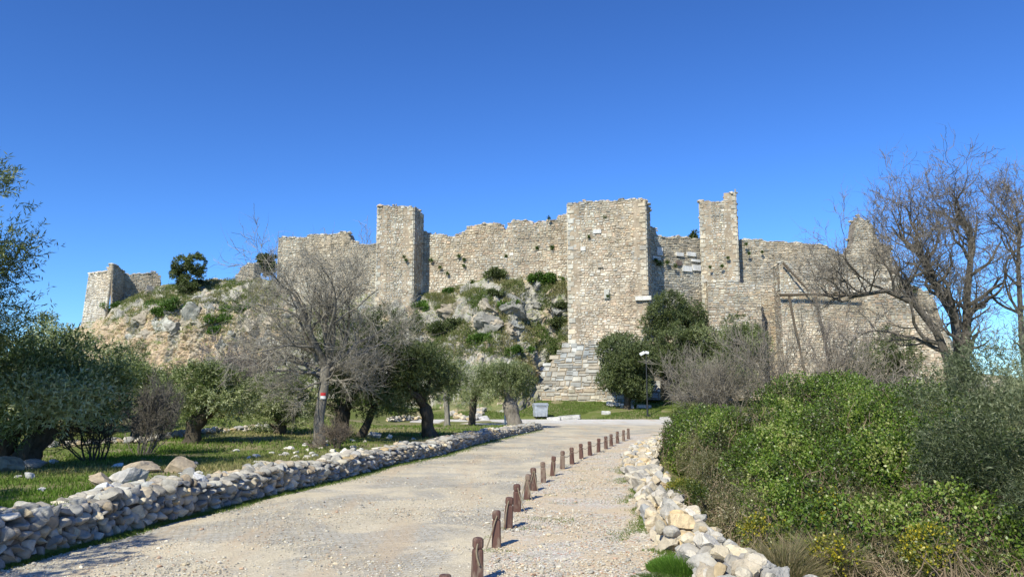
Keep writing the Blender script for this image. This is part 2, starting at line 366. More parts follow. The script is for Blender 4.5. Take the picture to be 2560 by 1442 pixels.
# left dry stone wall
rng = np.random.RandomState(11)
mw = Mesh()
seg = np.linalg.norm(np.diff(WL, axis=0), axis=1); cum = np.r_[0, np.cumsum(seg)]
def wl_at(s): return np.array([np.interp(s, cum, WL[:, 0]), np.interp(s, cum, WL[:, 1])])
def wl_dir(s): d = wl_at(min(s+.3, cum[-1]))-wl_at(max(s-.3, 0)); return d/np.linalg.norm(d)
Ltot = cum[-1]
def wall_h(y): return float(np.interp(y, [0, 9, 14, 20, 30, 41], [.60, .56, .51, .43, .40, .31]))
z0 = -.05
course = 0
hh = 0.
rows = [(.0, .20), (.18, .20), (.36, .2), (.54, .18)]
for ri, (fr, ft) in enumerate([(0, .26), (.2, .26), (.41, .25), (.61, .25), (.8, .23)]):
    s = rng.uniform(0, .2)
    while s < Ltot:
        p = wl_at(s); y = p[1]; H = wall_h(y)*(1+.1*math.sin(s*1.7)+.06*math.sin(s*4.1)); far = y > 22
        w = rng.uniform(.08, .25)*(1.0 if y < 30 else 1.15); h = H*ft*rng.uniform(.75, 1.45)
        d = wl_dir(s+w/2); n = np.array([-d[1], d[0]])   # pointing left (into field)
        c = wl_at(min(s+w/2, Ltot)); lvl = 3 if y < 20 else 2
        for layer in ((0, 1) if ri < 4 else (0, 1, 2, 3)):
            if ri < 4 and layer == 1: continue
            V, Fc = rock(rng, lvl, 8, .04)
            sx, sy, sz = w*.545, rng.uniform(.12, .18), h*.57
            off = .12+.16*layer+rng.uniform(-.03, .04)+.04*(ri == 4)
            V = (V*(sx, sy, sz))@rotm(rng, .12).T if False else V*(sx, sy, sz)
            t = rng.normal(0, .17); V = np.stack([V[:, 0]*math.cos(t)-V[:, 2]*math.sin(t), V[:, 1], V[:, 0]*math.sin(t)+V[:, 2]*math.cos(t)], 1)
            Wd = np.outer(V[:, 0], [d[0], d[1], 0])+np.outer(V[:, 1], [n[0], n[1], 0])+np.outer(V[:, 2], [0, 0, 1])
            zc = H*(fr+ft/2)+rng.uniform(-.02, .02)+(rng.uniform(-.02, .05) if ri == 4 else 0)
            Wd += np.array([c[0]+n[0]*off, c[1]+n[1]*off, zc])
            mw.add(Wd, Fc, pick(rng, PAL_GREY if rng.rand() < .8 else PAL_CREAM))
        s += w*.98
# earth core
core = []
for s in np.linspace(0, Ltot, 120):
    p = wl_at(s); d = wl_dir(s); n = np.array([-d[1], d[0]]); H = wall_h(p[1])*.8
    for off, z in ((.1, -.05), (.1, H), (.6, H), (.6, -.05)): core.append((p[0]+n[0]*off, p[1]+n[1]*off, z))
F = []
for i in range(119):
    for j in range(3): F.append((i*4+j, i*4+j+1, i*4+4+j+1, i*4+4+j))
mw.add(core, F, (.14, .11, .08)); mw.add(core[-4:], [(0, 1, 2, 3)], (.14, .11, .08))
tag(mw.build('dry_stone_wall', M_ROCK, smooth=True), 'long low dry stone wall of grey limestone curving along the gravel road', 'stone wall')

# right boulder wall: each big boulder a part
rng = np.random.RandomState(5)
bw = thing('boulder_wall', 'rough wall of pale cream and orange boulders beside the gravel footpath under the green brambles', 'stone wall')
segr = np.linalg.norm(np.diff(RW, axis=0), axis=1); cumr = np.r_[0, np.cumsum(segr)]
s = 3.6; nb = 0; small = Mesh()
while s < cumr[-1]+.2 and nb < 200:
    p = np.array([np.interp(s, cumr, RW[:, 0]), np.interp(s, cumr, RW[:, 1])]); wd = .55 if p[1] < 18 else .62
    for lay in range(3 if nb < 98 else 0):
        q = rng.uniform(.13, .27)
        V, Fc = rock(rng, 4, 14, .05); V = (V*(q, q*rng.uniform(.75, 1), q*rng.uniform(.55, .85)))@rotm(rng, .35).T
        x = p[0]+.02+lay*.23+rng.uniform(-.06, .06); y = p[1]+rng.uniform(-.15, .15); z = q*.38+(.10 if lay == 1 else 0)+rng.uniform(-.02, .08)
        mm = Mesh(); mm.add(V, Fc, pick(rng, PAL_CREAM)); o = mm.build('boulder', M_ROCK, bw, (x, y, z), smooth=False); nb += 1
    for _ in range(7 if nb < 98 else 26):
        q = rng.uniform(.06, .14); V, Fc = rock(rng, 2, 8); V = (V*(q, q, q*.7))@rotm(rng).T
        small.add(V+np.array([p[0]+rng.uniform(-.1, .7), p[1]+rng.uniform(-.25, .25), rng.uniform(.03, .28)]), Fc, pick(rng, PAL_CREAM))
    s += .42
tag(small.build('rubble', M_ROCK, bw), kind='stuff')

# ------------------------------------------------------------------ hill (lofted through real depths)
HC = {  # px: [(Y, py) lower, brow, top]
    -60: [(100, 1000), (106, 975), (115, 960)], 60: [(96, 985), (102, 950), (112, 935)], 150: [(90, 965), (96, 900), (104, 868)], 190: [(87, 955), (93, 860), (101, 822)],
    230: [(84, 950), (92, 835), (100, 800)], 300: [(84, 955), (88.5, 815), (98, 752)], 400: [(82.5, 955), (85.5, 782), (98, 712)],
    500: [(81.5, 955), (84, 778), (96, 706)], 640: [(80.5, 955), (83, 795), (94, 694)], 700: [(77, 940), (81, 810), (85.5, 700)], 930: [(72, 950), (77, 800), (80.5, 712)],
    985: [(69, 960), (75.5, 778), (79, 722)], 1060: [(68, 950), (74, 800), (78.2, 744)], 1150: [(67, 950), (73, 795), (77.6, 714)], 1230: [(67, 950), (73, 775), (77, 690)], 1290: [(66.5, 955), (72.5, 790), (76.5, 692)],
    1345: [(71, 945), (73.8, 830), (76.3, 694)], 1385: [(73, 935), (74.4, 820), (75.6, 700)], 1410: [(72, 930), (74.2, 800), (75.2, 702)], 1520: [(74, 930), (75, 830), (76, 780)], 1640: [(73.5, 930), (75, 830), (76.5, 770)],
    1760: [(72, 930), (75, 850), (79, 780)], 1830: [(83, 960), (84, 850), (86, 700)], 2100: [(83, 960), (84, 850), (86, 700)], 2350: [(83, 960), (84, 880), (86, 800)], 2420: [(86, 975), (90, 950), (95, 930)], 2640: [(90, 985), (96, 975), (105, 970)]}
pxs = sorted(HC); cols = np.arange(-60, 2641, 3.2)
K = []
for j in range(3):
    K.append((np.interp(cols, pxs, [HC[p][j][0] for p in pxs]), np.interp(cols, pxs, [HC[p][j][1] for p in pxs])))
ker = np.hanning(13); ker /= ker.sum()
def smooth(a): return np.convolve(np.pad(a, 6, 'edge'), ker, 'valid')
rowsV = []
def rowpt(c, Yv, py): return np.array([P(a, b, c_) for a, b, c_ in zip(c, py, Yv)])
k1, k2, k3 = [rowpt(cols, smooth(a), smooth(b)) for a, b in K]
k0 = k1.copy(); k0[:, 1] -= np.interp(cols, [1290, 1400, 1800, 1850], [7, 1.5, 1.5, 6]); k0[:, 0] *= (k0[:, 1]/k1[:, 1]); k0[:, 2] = gz(k0[:, 0], k0[:, 1])-.5
k4 = k3.copy(); k4[:, 1] += 9; k4[:, 0] *= k4[:, 1]/k3[:, 1]; k4[:, 2] += .3
k5 = k4.copy(); k5[:, 1] += 40; k5[:, 0] *= 1.1; k5[:, 2] -= 2
k6 = k5.copy(); k6[:, 1] += 50; k6[:, 0] *= 1.2; k6[:, 2] = 0
def cr(ps, ts):  # catmull-like via numpy: piecewise with smooth corners
    out = []
    for t in ts:
        i = min(int(t), len(ps)-2); f = t-i; out.append(ps[i]*(1-f)+ps[i+1]*f)
    return out
ts = np.r_[np.linspace(0, 1, 14)[:-1], np.linspace(1, 2, 75)[:-1], np.linspace(2, 3, 65)[:-1], np.linspace(3, 4, 20)[:-1], np.linspace(4, 6, 12)]
R = np.array(cr([k0, k1, k2, k3, k4, k5, k6], ts))
Rs = R.copy()
for _ in range(4): Rs[1:-1] = (Rs[:-2]+Rs[1:-1]*2+Rs[2:])/4
R = Rs
nr, nc = R.shape[:2]
dU = np.gradient(R, axis=1); dV = np.gradient(R, axis=0); NR = unit(np.cross(dU, dV))
flat = R.reshape(-1, 3); dsp = np.zeros(len(flat)); vo = noise.voronoi; hn = noise.fractal
for i, q in enumerate(flat):
    if i // nc > 13+74+64+22: continue
    v = Vector(q)
    if q[1] < 58: continue
    d1 = vo(v*.45+Vector((3, 1, 2)))[0]; d2 = vo(Vector((v.x*1.3, v.y*1.3, v.z*1.0)))[0]
    dsp[i] = .75*(.55-d1[0])+.45*(.5-d2[0])+1.0*hn(v*.22, 1., 2.1, 5)+.42*hn(v*1.3, .7, 2.1, 5)+.9*max(0, noise.ridged_multi_fractal(v*.4, .8, 2.1, 4, 1., 2.)-1.1)*.35
amp = np.interp(ts, [0, .4, 1, 2, 2.3, 2.8, 3.1, 6], [0, .6, 1., 1, .8, .55, .2, .1])
NRf = NR.copy(); R = R+NRf*(dsp.reshape(nr, nc)*amp[:, None])[..., None]
mh = Mesh(); mh.add(R.reshape(-1, 3), grid_faces(nr, nc))
tag(mh.build('hill', M_HILL, smooth=False), kind='structure')
HPX, HPY = proj(R[:150]); HV = R[:150]; HN = NR[:150]
def hill_at(px, py):
    d = (HPX-px)**2+(HPY-py)**2; i = np.unravel_index(np.argmin(d), d.shape); return HV[i], HN[i]

# limestone outcrops on the hill
rng = np.random.RandomState(8); mo = Mesh()
for i in range(230):
    if rng.rand() < .45:
        px, py = rng.uniform(1050, 1415), rng.uniform(705, 930)
        if px > 1320 and py > 800: continue
    elif rng.rand() < .65: px, py = rng.uniform(300, 700), rng.uniform(735, 860)
    else: px, py = rng.uniform(180, 930), rng.uniform(700, 930)
    q, n = hill_at(px, py); r = rng.uniform(.3, .9) if rng.rand() < .62 else rng.uniform(.9, 1.9)
    V, Fc = rock(rng, 4, 9, .12); V = (V*(r, r*.8, r*rng.uniform(.5, .85)))@rotm(rng, .4).T
    V = V+n*(.12*r*nz3(V+q, 4/r, i))[:, None]
    mo.add(V+q-n*r*.58, Fc, pick(rng, [(.33, .32, .275), (.39, .375, .32), (.27, .26, .225), (.39, .34, .26)]))
tag(mo.build('hill_outcrops', M_ROCK), kind='structure')

# ------------------------------------------------------------------ masonry
PAL_W = [(.50, .45, .355), (.46, .42, .34), (.53, .49, .39), (.42, .39, .33), (.50, .42, .31), (.57, .53, .45), (.37, .35, .30), (.47, .37, .275), (.51, .47, .36), (.50, .47, .40)]
PAL_G = [(.41, .39, .33), (.36, .345, .295), (.46, .43, .36), (.33, .31, .265), (.40, .37, .30)]
MORTAR = (.36, .295, .215)
def prof(A, B, pts):
    A = np.array(A); B = np.array(B); d = B-A; L = np.linalg.norm(d); d = d/L; out = []
    for px, py in pts:
        r = ray(px, py); # solve k*r.xy = A + s*d
        M = np.array([[r[0], -d[0]], [r[1], -d[1]]]); k, s = np.linalg.solve(M, A); out.append((s, CAMZ+k*r[2]))
    out.sort(); return np.array(out)
def plan(px, Y): return (P(px, 700, Y)[0], Y)
def face(m, A, B, top, bot, rng, pal=PAL_W, cw=(.28, .75), ch=(.2, .34), batter=0., quoin=0., clip=None, out=1, recess=.045, core=True, zref=None, wob=.05, thick=1.2, pal2=None, zsplit=None):
    """coursed rubble on the vertical plane A->B (outward side to the right of A->B when out=1)"""
    A = np.array(A, float); B = np.array(B, float); d = B-A; L = np.linalg.norm(d); d = d/L
    n = np.array([d[1], -d[0]])*out
    tp = np.asarray(top, float); bt = np.asarray(bot, float)
    tf = lambda s: np.interp(s, tp[:, 0], tp[:, 1]); bf = lambda s: np.interp(s, bt[:, 0], bt[:, 1])
    zt = tp[:, 1].max(); zb = bt[:, 1].min(); zr = zt if zref is None else zref
    ph = rng.uniform(0, 6.28, 3)
    def W3(s, z, o):
        o = o+max(zr-z, 0)*batter; return (A[0]+d[0]*s+n[0]*o, A[1]+d[1]*s+n[1]*o, z)
    V = []; C = []
    def stone(s0, s1, z0, z1, o, c):
        tz = float(wn2(s0*.55, z0*.75, 1., 5)+.6*wn2(s0*.2, z0*1.4, 1.2, 6)); wz = float(wn2(s0*.4, z0*.5, 1., 8)); top_ = .10*max(0, 1-(zt-z0)/2.2)
        c = np.clip(np.array(c)*(1+.30*tz-top_)*np.array([1+.11*wz, 1, 1-.13*wz]), .02, .8)
        g = .018; i = min(.045, (z1-z0)*.2); b = -recess-.05
        w = wob*math.sin(s0*.9+ph[0])+wob*.6*math.sin(s0*2.3+ph[1]+z0)
        j = lambda: rng.uniform(-.018, .018)
        z0 += w; z1 += w
        z0 += j(); z1 += j()
        back = [(s0+g, z0+g), (s1-g, z0+g), (s1-g, z1-g), (s0+g, z1-g)]
        fr = [(s0+g+i+j(), z0+g+i*.7+j()), (s1-g-i+j(), z0+g+i*.7+j()), (s1-g-i+j(), z1-g-i*.7+j()), (s0+g+i+j(), z1-g-i*.7+j())]
        for (s, z) in back: V.append(W3(s, z, b))
        for (s, z) in fr: V.append(W3(s, z, o+j()*.7))
        C.append(c)
    pans = [0.]
    while pans[-1] < L-1.2: pans.append(pans[-1]+rng.uniform(.9, 2.6))
    pans = pans+[L] if pans[-1] < L-.6 else pans[:-1]+[L]
    zz = []
    for a_, b_ in zip(pans[:-1], pans[1:]):
        z = zb-.2-rng.uniform(0, .3)
        while z < zt:
            h = rng.uniform(*ch)*(1 if rng.rand() > .2 else rng.choice([.6, 1.5])); zz.append((a_, b_, z, h)); z += h
    for a_, b_, z, h in zz:
        s = a_-(rng.uniform(0, .2) if a_ > 0 else 0); zc = z+h/2; be = b_+(rng.uniform(-.2, .25) if b_ < L else 0)
        while s < be-.05:
            w = rng.uniform(*cw)*(1 if rng.rand() > .12 else 1.5); s1 = min(s+w, L+.02)
            if be-s1 < .15: s1 = be+.02
            sc = (s+s1)/2
            if zc < tf(sc)-.02+rng.uniform(-.08, .1) and zc > bf(sc)-.25 and (clip is None or clip(sc, zc)):
                pl = pal2 if (pal2 and zc < zsplit(sc)) else pal
                if h > .26 and rng.rand() < .3:
                    stone(max(s, 0), s1, z, z+h*.5, rng.uniform(-.03, .04), pick(rng, pl)); stone(max(s, 0), s1, z+h*.5, z+h, rng.uniform(-.03, .04), pick(rng, pl))
                elif rng.rand() > .012: stone(max(s, 0), s1, z, z+h, rng.uniform(-.025, .045), pick(rng, pl))
            s = s1
    if quoin:
        for side in (0, 1):
            z = zb; k = 0
            while z < min(tf(0 if side == 0 else L), zt)-.2:
                h = rng.uniform(.35, .55); w = quoin*(1.3 if k % 2 else .7)*rng.uniform(.8, 1.2)
                sc = w/2 if side == 0 else L-w/2
                if z > bf(sc)-.3 and (clip is None or clip(sc, z+h/2)):
                    if side == 0: stone(-.02, w, z, z+h, .07, pick(rng, PAL_W[:5]))
                    else: stone(L-w, L+.02, z, z+h, .07, pick(rng, PAL_W[:5]))
                z += h; k += 1
    V = np.array(V); nS = len(C); base = np.arange(nS)[:, None]*8
    pat = np.array([(4, 5, 6, 7), (0, 1, 5, 4), (1, 2, 6, 5), (2, 3, 7, 6), (3, 0, 4, 7)])
    F = (base[:, None]+pat[None]).reshape(-1, 4); m.add(V, F, np.repeat(np.array(C), 5, 0))
    if core:
        ss = np.arange(0, L+.01, max(L/ max(int(L/.35), 1), .05)); K = []
        for s in ss:
            b_ = bf(s)-.4; t_ = max(tf(s)-.1, b_+.05)
            K += [W3(s, b_, -recess), W3(s, t_, -recess), W3(s, t_, -thick), W3(s, b_, -thick)]
        nS = len(ss); F = [(i*4+j, i*4+j+1, i*4+4+j+1, i*4+4+j) for i in range(nS-1) for j in range(3)]
        m.add(K, F, MORTAR); m.add(K[:4], [(0, 1, 2, 3)], MORTAR); m.add(K[-4:], [(0, 1, 2, 3)], MORTAR)
        # broken wall head: loose rubble along the top
        for s in np.arange(.1, L, .3):
            if clip is not None and not clip(s, tf(s)-.2): continue
            for _ in range(2):
                q = rng.uniform(.12, .26); Vr, Fr = rock(rng, 1, 3, .05); o = -rng.uniform(.05, thick-.1)
                m.add(Vr*(q*1.3, q, q*.7)+np.array(W3(s+rng.uniform(-.1, .1), tf(s)+rng.uniform(-.12, .06), o)), Fr, pick(rng, pal))
def tower(name, label, A, B, depth, top, bot, rng, back_top=None, extra=None, **kw):
    """rectangular tower from its front edge A->B; returns thing mesh"""
    m = Mesh(); A = np.array(A, float); B = np.array(B, float); d = unit(B-A); b = np.array([-d[1], d[0]])
    face(m, A, B, top, bot, rng, **kw)
    if extra: extra(m, A, B)
    L = np.linalg.norm(B-A); tr = np.interp(L, top[:, 0], top[:, 1]); tl = np.interp(0, top[:, 0], top[:, 1]); bo = bot[:, 1].min()
    C2, D2 = B+b*depth, A+b*depth
    bt = back_top if back_top is not None else tr
    kw2 = dict(kw); kw2['zref'] = kw.get('zref', top[:, 1].max())
    face(m, B, C2, np.array([(0, tr), (depth*.35, (tr+bt)/2+.2), (depth*.6, bt+.3), (depth, bt)]), np.array([(0, bo), (depth, bo)]), rng, **kw2)
    face(m, D2, A, np.array([(0, bt), (depth, tl)]), np.array([(0, bo), (depth, bo)]), rng, **kw2)
    kw3 = dict(kw2); kw3['quoin'] = 0; face(m, C2, D2, np.array([(0, bt), (L, bt)]), np.array([(0, bo), (L, bo)]), rng, **kw3)
    return tag(m.build(name, M_MASON), label, 'castle tower')
def wall(name, label, A, B, top, bot, seed, **kw):
    rng = np.random.RandomState(seed); m = Mesh(); tp = prof(A, B, top); bt = prof(A, B, bot)
    face(m, A, B, tp, bt, rng, **kw)
    return m, tp, bt
def tower_bits(m, A, B):
    d = unit(B-A); n = np.array([d[1], -d[0]])
    for px, py, w, h, o, c in [(1609, 746, 1.5, .4, .3, (.62, .60, .54)), (1517, 735, .5, .9, .12, (.46, .45, .40)), (1493, 579, .8, .38, .06, (.64, .63, .60)), (1458, 622, .5, .4, .05, (.62, .60, .55)), (1501, 668, .5, .12, .12, (.3, .27, .22))]:
        s, z = prof(A, B, [(px, py)])[0]; q = A+d*s+n*(o/2-.05); box(m, (q[0], q[1], z), (w, o+.2, h), c, math.atan2(d[1], d[0]))
# main tower on its sloping stone base
A, B = np.array(plan(1420, 72.0)), np.array([12.93, 69.9])
top = prof(A, B, [(1410, 512), (1432, 508), (1450, 503), (1500, 502), (1540, 500), (1600, 498), (1621, 500), (1630, 500)]); bot = np.array([(0, 6.2), (9, 6.2)])
zsp = lambda s: 15.5+1.2*math.sin(s*.8)
PAL_L = [(.55, .475, .365), (.58, .515, .405), (.52, .45, .355), (.60, .55, .45), (.54, .43, .32)]
tower('castle_tower', 'tallest and broadest square stone tower, standing on a sloping block base behind the dumpster', A, B, 4.2, top, bot, np.random.RandomState(1), quoin=.5, cw=(.18, .52), ch=(.16, .32), extra=tower_bits, pal2=PAL_L, zsplit=zsp)
# talus base
d = unit(B-A); nrm = np.array([d[1], -d[0]]); ztal = P(1450, 858, 71)[2]
At = A-d*3.9; L = np.linalg.norm(B-At)
mt = Mesh(); rng = np.random.RandomState(2)
clip = lambda s, z: s > (z-2.0)/(ztal-2.0)*3.6-.1
zb_t = 1.9
face(mt, At, B+d*1.2, np.array([(0, ztal+.1), (L+1.2, ztal+.1)]), np.array([(0, zb_t), (L+1.2, zb_t)]), rng, pal=[(.38, .37, .33), (.33, .33, .30), (.43, .42, .37), (.28, .28, .255), (.37, .33, .26)], cw=(.4, 1.1), ch=(.22, .55), batter=.75, zref=ztal, clip=clip, core=False, recess=.12)
# solid sloping core under the facing stones
def tp3(s, z, o=-.1):
    q = At+d*s+nrm*((ztal-z)*.75+o); return (q[0], q[1], z)
c8 = [tp3(0, zb_t-.5), tp3(L+1.2, zb_t-.5), tp3(L+1.2, ztal), tp3(3.6, ztal)]
bk = [(x-nrm[0]*8, y-nrm[1]*8, z) for x, y, z in c8]
mt.add(c8+bk, [(0, 1, 2, 3), (1, 5, 6, 2), (3, 2, 6, 7), (0, 3, 7, 4)], (.27, .23, .17))
tag(mt.build('tower_plinth', M_MASON), 'sloping base of large pale grey blocks under the broad castle tower', 'stone plinth')
# plinth wall at the very foot
m = Mesh(); q = (ztal-zb_t)*.75+.35; A2 = At-d*.8+nrm*q; B2 = At+d*(L-1.0)+nrm*q
face(m, A2, B2, np.array([(0, zb_t+.55), (20, zb_t+.5)]), np.array([(0, .9), (20, .9)]), np.random.RandomState(4), pal=PAL_W, cw=(.4, 1.1), ch=(.2, .4), thick=1.3)
tag(m.build('foot_wall', M_MASON), 'low worn stone wall at the foot of the sloping tower base, behind the grass strip', 'stone wall')
# left (second) tower
A, B = np.array(plan(939, 77)), np.array([P(1032, 700, 76)[0], 76.0])
top = prof(A, B, [(930, 516), (945, 514), (975, 517), (985, 513), (1000, 516), (1031, 518), (1040, 520)]); bot = np.array([(0, 9.), (6, 9.)])
tower('castle_tower', 'square stone tower with a dark shaded right side, rising behind the bare tree', A, B, 2.8, top, bot, np.random.RandomState(6), back_top=top[0][1]-.7, quoin=.4, cw=(.18, .42), ch=(.15, .28), pal=PAL_W)
# third tower
A, B = np.array(plan(1755, 76.8)), np.array([P(1848, 700, 75.6)[0], 75.6])
top = prof(A, B, [(1745, 503), (1790, 503), (1800, 508), (1810, 500), (1822, 490), (1832, 482), (1838, 478), (1848, 480)]); bot = np.array([(0, 6.), (6, 6.)])
tower('castle_tower', 'narrow stone tower whose broken top climbs to a point at its right corner', A, B, 2.5, top, bot, np.random.RandomState(9), quoin=.4, cw=(.2, .45), ch=(.16, .3), back_top=top[0][1]-1.5)
# curtain walls
def cw_thing(name, label, px0, Y0, px1, Y1, top, bot, seed, extra=None, **kw):
    A, B = plan(px0, Y0), plan(px1, Y1)
    m, tp, bt = wall(name, label, A, B, top, bot, seed, **kw)
    if extra: extra(m, A, B)
    A_, B_ = np.array(A), np.array(B); d = unit(B_-A_); bk = np.array([-d[1], d[0]])*kw.get('thick', 1.2); rng = np.random.RandomState(seed+500); T_ = kw.get('thick', 1.2); L_ = np.linalg.norm(B_-A_)
    e = dict(core=False, recess=.02, cw=(.2, .5), ch=(.16, .28), pal=kw.get('pal', PAL_W))
    zl, zr_ = np.interp(0, tp[:, 0], tp[:, 1]), np.interp(L_, tp[:, 0], tp[:, 1]); zb_ = bt[:, 1].min()-.3
    face(m, A_+bk, A_, [(0, zl), (T_, zl)], [(0, zb_), (T_, zb_)], rng, **e); face(m, B_, B_+bk, [(0, zr_), (T_, zr_)], [(0, zb_), (T_, zb_)], rng, **e)
    return tag(m.build(name, M_MASON), label, 'castle wall')
cw_thing('castle_wall', 'battered castle wall with a gap in its crest, left of the broadest tower', 1040, 78.9, 1440, 74.9,
         [(1030, 576), (1062, 577), (1072, 587), (1100, 585), (1128, 591), (1150, 585), (1165, 573), (1172, 566), (1205, 560), (1240, 556), (1256, 562), (1260, 575), (1268, 576), (1270, 556), (1285, 551), (1315, 551), (1330, 558), (1350, 553), (1390, 548), (1400, 538), (1440, 534)],
         [(1030, 760), (1440, 740)], 21, cw=(.2, .48), ch=(.16, .3), pal2=PAL_L, zsplit=lambda s: 15.3+.8*math.sin(s*.5))
cw_thing('castle_wall', 'long grey castle wall ending in an upright left edge behind the bare tree crown', 691, 84, 960, 78.6,
         [(680, 600), (700, 593), (760, 593), (772, 586), (835, 586), (848, 580), (873, 582), (874, 597), (893, 612), (945, 612)], [(680, 715), (945, 780)], 22, cw=(.2, .5), ch=(.15, .26), pal=PAL_G+PAL_W[:3])
def marble(m, A, B):
    r = np.random.RandomState(3)
    for (a, b, c, e) in [(1641, 618, 1655, 640), (1689, 631, 1707, 642), (1716, 630, 1738, 642), (1728, 648, 1748, 656), (1690, 652, 1703, 664), (1705, 664, 1728, 680), (1730, 662, 1750, 678), (1630, 640, 1650, 652)]:
        q = prof(A, B, [(a, b)])[0], prof(A, B, [(c, e)])[0]; d = unit(np.array(B)-np.array(A)); n = np.array([d[1], -d[0]])
        s = (q[0][0]+q[1][0])/2; z = (q[0][1]+q[1][1])/2; ctr = np.array(A)+d*s+n*.02
        box(m, (ctr[0], ctr[1], z), (abs(q[1][0]-q[0][0]), .3, abs(q[0][1]-q[1][1])), (.66, .65, .62) if (a, b) != (1690, 652) else (.14, .10, .09), math.atan2(d[1], d[0]))
cw_thing('castle_wall', 'recessed castle wall set with smooth white marble blocks between the broadest and the pointed tower', 1612, 73.6, 1765, 77.2,
         [(1600, 566), (1642, 568), (1643, 589), (1665, 593), (1700, 590), (1730, 596), (1765, 600)], [(1600, 780), (1765, 780)], 23, extra=marble, cw=(.25, .7), ch=(.14, .24), pal=PAL_G+PAL_W[:3])
cw_thing('buttress_wall', 'lower stone buttress wall below the tower with the pointed top', 1768, 75.2, 1900, 74.4,
         [(1760, 700), (1850, 700), (1853, 708), (1885, 712), (1900, 720)], [(1760, 990), (1900, 990)], 24, cw=(.25, .6), ch=(.16, .28), thick=3.5)
cw_thing('castle_wall', 'low-crested castle wall with a pale plastered patch, right of the pointed tower', 1840, 77.4, 2120, 77.8,
         [(1840, 597), (1900, 600), (1950, 604), (2000, 606), (2035, 610), (2060, 612), (2085, 622), (2100, 634), (2120, 650)], [(1840, 980), (2120, 980)], 25, cw=(.2, .5), ch=(.13, .22), pal=PAL_G+PAL_W[:4], pal2=PAL_L, zsplit=lambda s: 13.2 if 1.5 < s < 5 else 0)
cw_thing('castle_ruin', 'ruined stone wall rising to a lone jagged spire behind the big bare tree', 2095, 77.2, 2400, 75.8,
         [(2090, 648), (2112, 640), (2122, 622), (2134, 602), (2137, 565), (2140, 540), (2150, 538), (2158, 545), (2172, 552), (2186, 566), (2192, 590), (2198, 604), (2228, 618), (2234, 640), (2236, 690), (2262, 708), (2300, 720), (2335, 738), (2350, 790), (2372, 850), (2392, 900), (2400, 930)], [(2090, 990), (2400, 990)], 26, cw=(.22, .5), ch=(.14, .24), pal=PAL_G+PAL_W[:4], thick=2)
cw_thing('bastion_wall', 'broad pale castle bastion wall carrying wooden beams behind the bare shrubs', 1950, 73.2, 2350, 72.8,
         [(1945, 656), (1975, 660), (1985, 700), (2040, 706), (2100, 722), (2200, 735), (2300, 760), (2350, 830)], [(1945, 1010), (2350, 1010)], 27, cw=(.2, .48), ch=(.16, .3), pal=PAL_W, pal2=PAL_L, zsplit=lambda s: 9, thick=2)
cw_thing('wall_fragment', 'broken upright stone wall fragment on the hill beside the bare tree', 588, 93, 634, 92.5, [(585, 700), (592, 686), (603, 668), (615, 660), (630, 655), (634, 657)], [(585, 752), (634, 752)], 28, cw=(.2, .45), ch=(.14, .24), thick=1.6, pal=PAL_G)
cw_thing('wall_fragment', 'long low crumbled wall on the hilltop right of the lone olive', 495, 95.5, 592, 94, [(490, 705), (520, 700), (540, 697), (560, 702), (592, 706)], [(490, 725), (592, 735)], 29, cw=(.2, .45), ch=(.14, .24), pal=PAL_G)
cw_thing('wall_fragment', 'stepped remains of a stone wall halfway up the hill below the lone olive', 470, 87.5, 520, 88, [(465, 772), (472, 758), (480, 745), (497, 742), (508, 752), (520, 755)], [(465, 805), (520, 800)], 30, cw=(.3, .7), ch=(.18, .3), pal=PAL_G)
cw_thing('wall_ruin', 'ruined grey wall with a notched crest joined to the far left tower', 296, 99, 402, 101, [(290, 676), (306, 680), (312, 690), (330, 685), (372, 684), (378, 680), (388, 679), (400, 690), (402, 700)], [(290, 775), (402, 735)], 31, cw=(.2, .5), ch=(.14, .24), pal=PAL_G)
m = Mesh(); rng = np.random.RandomState(32)
A, B, C_ = plan(222, 101), plan(279, 96.5), plan(316, 100)
face(m, A, B, prof(A, B, [(215, 686), (240, 682), (268, 678), (272, 660), (285, 659)]), prof(A, B, [(215, 820), (285, 800)]), rng, quoin=.5, batter=.06, thick=.25, cw=(.3, .7), ch=(.2, .32), pal=[(.58, .54, .46), (.52, .48, .40), (.62, .58, .50), (.48, .44, .38)])
face(m, B, C_, prof(B, C_, [(279, 659), (290, 662), (303, 675), (312, 684)]), prof(B, C_, [(279, 790), (312, 770)]), rng, batter=.06, thick=.25, cw=(.2, .5), ch=(.14, .24), pal=PAL_G)
tag(m.build('ruined_tower', M_MASON), 'pale leaning corner of a ruined tower at the far left end of the hill', 'ruined tower')

# ------------------------------------------------------------------ beams on the bastion
def beam(label, a, b, Yv, r, name='timber_pole'):
    m = Mesh(); p, q = np.array(P(*a, Yv)), np.array(P(*b, Yv-.5)); base = (p+q)/2
    k = np.linspace(0, 1, 8)[:, None]; pts = p*(1-k)+q*k-base; pts += np.random.RandomState(int(a[0])).normal(0, .02, pts.shape)
    tube(m, pts, np.linspace(r, r*.8, 8), 7, (.12, .095, .07)); return tag(m.build(name, M_TIMBER, loc=base), label, 'timber')
beam('horizontal dark timber beam running along the top of the bastion wall', (1950, 737), (2150, 736), 72.7, .16, 'timber_beam')
beam('short diagonal timber strut above the horizontal beam on the bastion', (1957, 657), (2022, 728), 72.8, .12, 'timber_strut')
beam('long slanting timber pole leaning on the bastion, left of its pair', (1972, 742), (2012, 930), 72.6, .13)
beam('long slanting timber pole leaning on the bastion, right of its pair', (2038, 742), (2078, 930), 72.6, .13)

